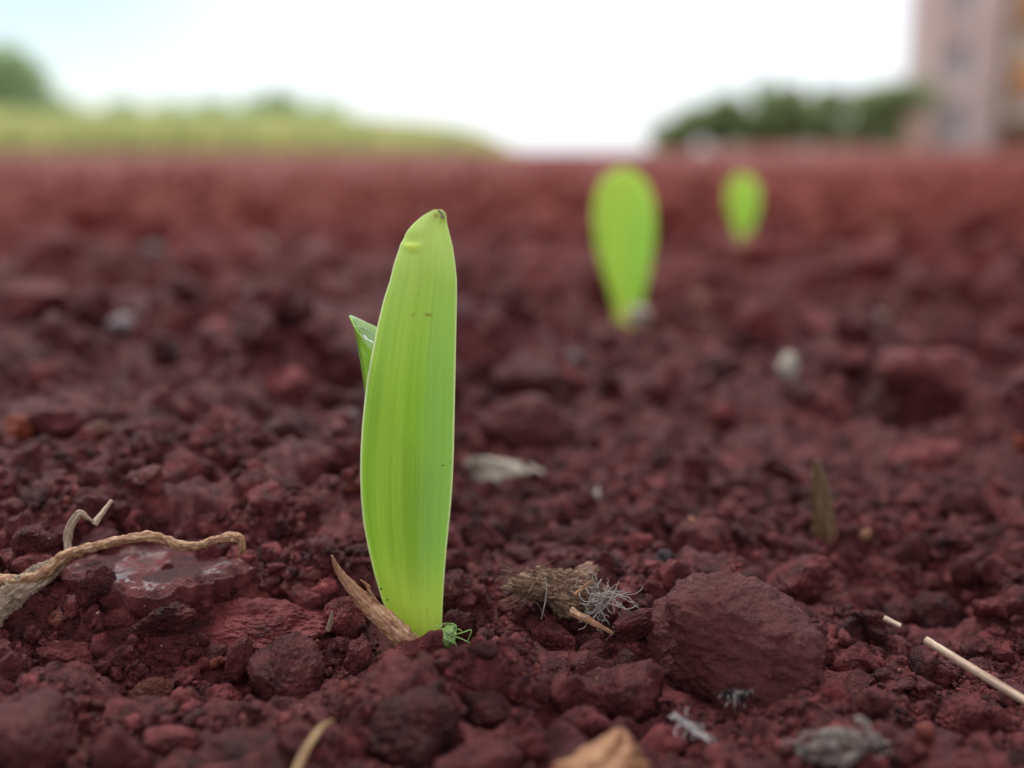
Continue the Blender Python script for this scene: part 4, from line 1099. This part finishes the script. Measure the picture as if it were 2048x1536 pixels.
for k, (px, top, Y, w, lab) in enumerate([
        (84, 140, 34, 80, "slim pale tree just right of the tallest left tree"),
        (150, 197, 34, 120, "first low pale shrub right of the slim tree"),
        (250, 196, 35, 120, "low pale shrub left of the gap between shrubs"),
        (345, 193, 34, 110, "pale shrub midway along the left field edge"),
        (430, 192, 36, 110, "pale shrub just left of the highest hump"),
        (505, 184, 34, 90, "highest hump of pale shrub above the field"),
        (570, 181, 35, 90, "pale shrub on the right of the highest hump"),
        (640, 200, 34, 100, "pale shrub where the field edge starts to fall")]):
    tree(px, top, Y, w, M_TREE_L, lab, 440 + k, cat="shrub" if k else "tree", group=G2, low=0.2, name="shrub" if k else "tree", leaves=3800)

# grassy rise and its grass
PROF_X = [-1700, -200, 0, 300, 600, 720, 850, 930, 985, 1020, 1060]
PROF_Y = [212, 212, 218, 222, 224, 234, 243, 254, 272, 292, 302]
def grassy():
    Y0, nx, ny = 30.0, 160, 26
    px = np.linspace(-1700, 1060, nx); V = np.zeros((ny, nx, 3))
    top = np.interp(px, PROF_X, PROF_Y)
    for j in range(ny):
        s = j / (ny - 1); yy = 22 + 34 * s
        lift = math.sin(math.pi * min(1, s * 1.25) / 1.0 * 0.5) if s < .8 else math.cos((s - .8) / .2 * math.pi / 2)
        V[j, :, 0] = (px - 1024) / F * (22 + 34 * s * 0.4); V[j, :, 1] = yy
        V[j, :, 2] = np.maximum((300 - top) / F * 34 * 0.8 * lift, 0) - 0.02 + 0.03 * np.sin(px * .05 + j)
    i, k = np.meshgrid(np.arange(ny - 1), np.arange(nx - 1), indexing='ij'); q = (i * nx + k).ravel()
    t = NT("grassy_hill"); c = t.ramp(t.noise(t.pos(), 1.3, 4), [(.3, (0.44, 0.54, 0.22)), (.6, (0.66, 0.65, 0.30))]); t.link(c, t.b.inputs['Base Color']); t.b.inputs['Roughness'].default_value = .9
    me = big_mesh("hill", V.reshape(-1, 3), np.stack([q, q + 1, q + nx + 1, q + nx], 1))
    tag(mlink("hill", me, t.m), "low grassy rise beyond the bare field on the left", kind='structure')
    r = np.random.default_rng(9); n = 40000
    P = r.uniform(-1700, 1040, n); s = r.uniform(0, 1, n); Y = 19 + 15 * s
    x = (P - 1024) / F * Y * np.where(Y > 22, (22 + 34 * ((Y - 22) / 34) * .4) / np.maximum(Y, 22), 1)
    tp = (300 - np.interp(P, PROF_X, PROF_Y)) / F
    lift = np.where(Y > 22, np.sin(np.pi / 2 * np.minimum(1, (Y - 22) / 34 * 1.25)), 0)
    z0 = np.maximum(tp * 34 * .8 * lift, 0) - .03
    h = r.uniform(.4, 1.0, n) * np.clip(tp * Y - z0, 0.12, 0.9)
    lean = r.normal(0, .16, (n, 2)) * h[:, None]; w = .02 + .02 * r.uniform(0, 1, n); a = r.uniform(0, 3.14, n)
    b0 = np.stack([x - w * np.cos(a), Y - w * np.sin(a), z0], 1); b1 = np.stack([x + w * np.cos(a), Y + w * np.sin(a), z0], 1)
    m0 = b0 + np.stack([lean[:, 0] * .4, lean[:, 1] * .4, h * .6], 1); m1 = b1 + np.stack([lean[:, 0] * .4, lean[:, 1] * .4, h * .6], 1)
    tpv = np.stack([x + lean[:, 0], Y + lean[:, 1], z0 + h], 1); tpw = tpv + np.array([.004, 0, 0])
    V = np.stack([b0, b1, m1, m0, tpw, tpv], 1).reshape(-1, 3); k = (np.arange(n) * 6)[:, None]
    Fc = np.concatenate([k + np.array([[0, 1, 2, 3]]), k + np.array([[3, 2, 4, 5]])])
    me = big_mesh("tall_grass", V, Fc, False, {'tint': np.repeat(r.uniform(0, 1, n), 6)})
    tag(mlink("tall_grass", me, M_GRASS), "yellow-green tall grass along the far edge of the field", kind='stuff')
grassy()

# ------------------------------------------------------------------ the building on the right
def box(x0, x1, y0, y1, z0, z1):
    v = [(x, y, z) for z in (z0, z1) for y in (y0, y1) for x in (x0, x1)]
    return v, [(0, 1, 5, 4), (1, 3, 7, 5), (3, 2, 6, 7), (2, 0, 4, 6), (4, 5, 7, 6), (2, 3, 1, 0)]
def boxes(name, bs, mat, parent):
    V, Fs = [], []
    for b in bs:
        v, f = box(*b); o = len(V); V += v; Fs += [tuple(i + o for i in q) for q in f]
    me = bpy.data.meshes.new(name); me.from_pydata(V, [], Fs); me.update()
    return mlink(name, me, mat, parent)
def wallmat(name, col, scale=0.6, rough=.85):
    t = NT(name); c = t.ramp(t.noise(t.pos(), scale, 6, .6), [(.3, tuple(v * .8 for v in col)), (.7, col)]); t.link(c, t.b.inputs['Base Color']); t.b.inputs['Roughness'].default_value = rough; return t.m
M_PINK = wallmat("pink_render", (0.80, 0.64, 0.60)); M_ORANGE = wallmat("ochre_render", (0.62, 0.32, 0.13)); M_CREAM = wallmat("cream_render", (0.72, 0.68, 0.58))
M_FRAME = wallmat("window_frame", (0.62, 0.62, 0.62)); M_SHUT = wallmat("grey_shutter", (0.44, 0.43, 0.46)); M_BROWN = wallmat("brown_trim", (0.20, 0.10, 0.06)); M_TANW = wallmat("tan_wall", (0.56, 0.38, 0.30))
tg = NT("window_glass"); tg.b.inputs['Base Color'].default_value = (0.10, 0.12, 0.15, 1); tg.b.inputs['Roughness'].default_value = .08; M_GLASS = tg.m
def building():
    Y = 60.0
    cx = metre(1800, Y); turn = math.atan2(cx, Y); c_, s_ = math.cos(turn), math.sin(turn)
    def lx(px):                       # distance along the front wall, which faces the camera squarely
        a = (px - 1024) / F * _cy; return (a * Y - cx) / (c_ + a * s_)
    x0, x1 = 0.0, lx(1990) - .003; H = 18.0
    o = mempty("apartment_building", (cx, Y, 0)); o.rotation_euler = (0, 0, -turn); lx_ = [lx(1886), lx(1922), lx(1868)]; Y = 0.0
    tag(o, "tall pink apartment building standing at the right edge", "building")
    # front wall in strips round the window openings
    wx0, wx1 = lx_[0], lx_[1]; th = .3
    fl = [(0.55 + 3.05 * i, 0.55 + 3.05 * i + 2.0) for i in range(6)]
    bs = [(x0, wx0, Y, Y + th, -.5, H), (wx1, x1, Y, Y + th, -.5, H), (wx0, wx1, Y, Y + th, -.5, fl[0][0])]
    for i in range(6):
        bs.append((wx0, wx1, Y, Y + th, fl[i][1], fl[i + 1][0] if i < 5 else H))
    bs += [(x0, x0 + th, Y + th, Y + 14, -.5, H), (x1 - th, x1, Y + th, Y + 14, -.5, H), (x0 + th, x1 - th, Y + 13.7, Y + 14, -.5, H)]
    boxes("wall", bs, M_PINK, o)
    boxes("roof", [(x0 - .3, x1 + .3, Y - .3, Y + 14.3, H, H + .35)], M_CREAM, o)
    for i, (a, b) in enumerate(fl):
        f = boxes("window", [(wx0, wx0 + .07, Y + .1, Y + .2, a, b), (wx1 - .07, wx1, Y + .1, Y + .2, a, b), (wx0 + .07, wx1 - .07, Y + .1, Y + .2, b - .07, b), (wx0 + .07, wx1 - .07, Y + .1, Y + .2, a, a + .07)], M_FRAME, o)
        boxes("pane", [(wx0 + .07, wx1 - .07, Y + .14, Y + .16, b - .62, b - .07)], M_GLASS, f)
        boxes("shutter", [(wx0 + .07, wx1 - .07, Y + .12, Y + .17, a + .07, b - .63)], M_SHUT, f)
    boxes("downpipe", [(lx_[2], lx_[2] + .1, Y - .12, Y - .003, 0, H)], M_BROWN, o)
    # projecting wing with balconies
    w0 = x1 + .003; w1 = w0 + 7
    boxes("side_wing", [(w0 + .25, w1, Y - 1.2, Y + 13, -.5, H - 1)], M_CREAM, o)
    boxes("corner_post", [(w0 + .002, w0 + .248, Y - 1.25, Y - .9, -.5, H - 1)], M_BROWN, o)
    for i in range(5):
        bb = boxes("balcony", [(w0 + .4, w1, Y - 2.5, Y - 1.203, 0.15 + 3.05 * i + (2.9 if i else 2.7), 3.05 * i + 3.2), (w0 + .4, w1, Y - 2.5, Y - 2.38, 3.05 * i + 3.203, 3.05 * i + 4.6)], M_ORANGE, o)
    boxes("base_course", [(w0 + .26, w1, Y - 1.32, Y - 1.203, -.4, 1.6)], M_BROWN, o)
    b = mempty("boundary_wall", (0, 0, 0)); tag(b, "low tan wall running left from the foot of the pink building", "wall")
    boxes("wall_body", [(metre(1808, 57), metre(1856, 57), 57, 57.25, -.3, high(232, 57))], M_TANW, b)
    boxes("coping", [(metre(1808, 57) - .05, metre(1856, 57) + .05, 56.95, 57.3, high(232, 57) + .002, high(232, 57) + .09)], M_CREAM, b)
building()
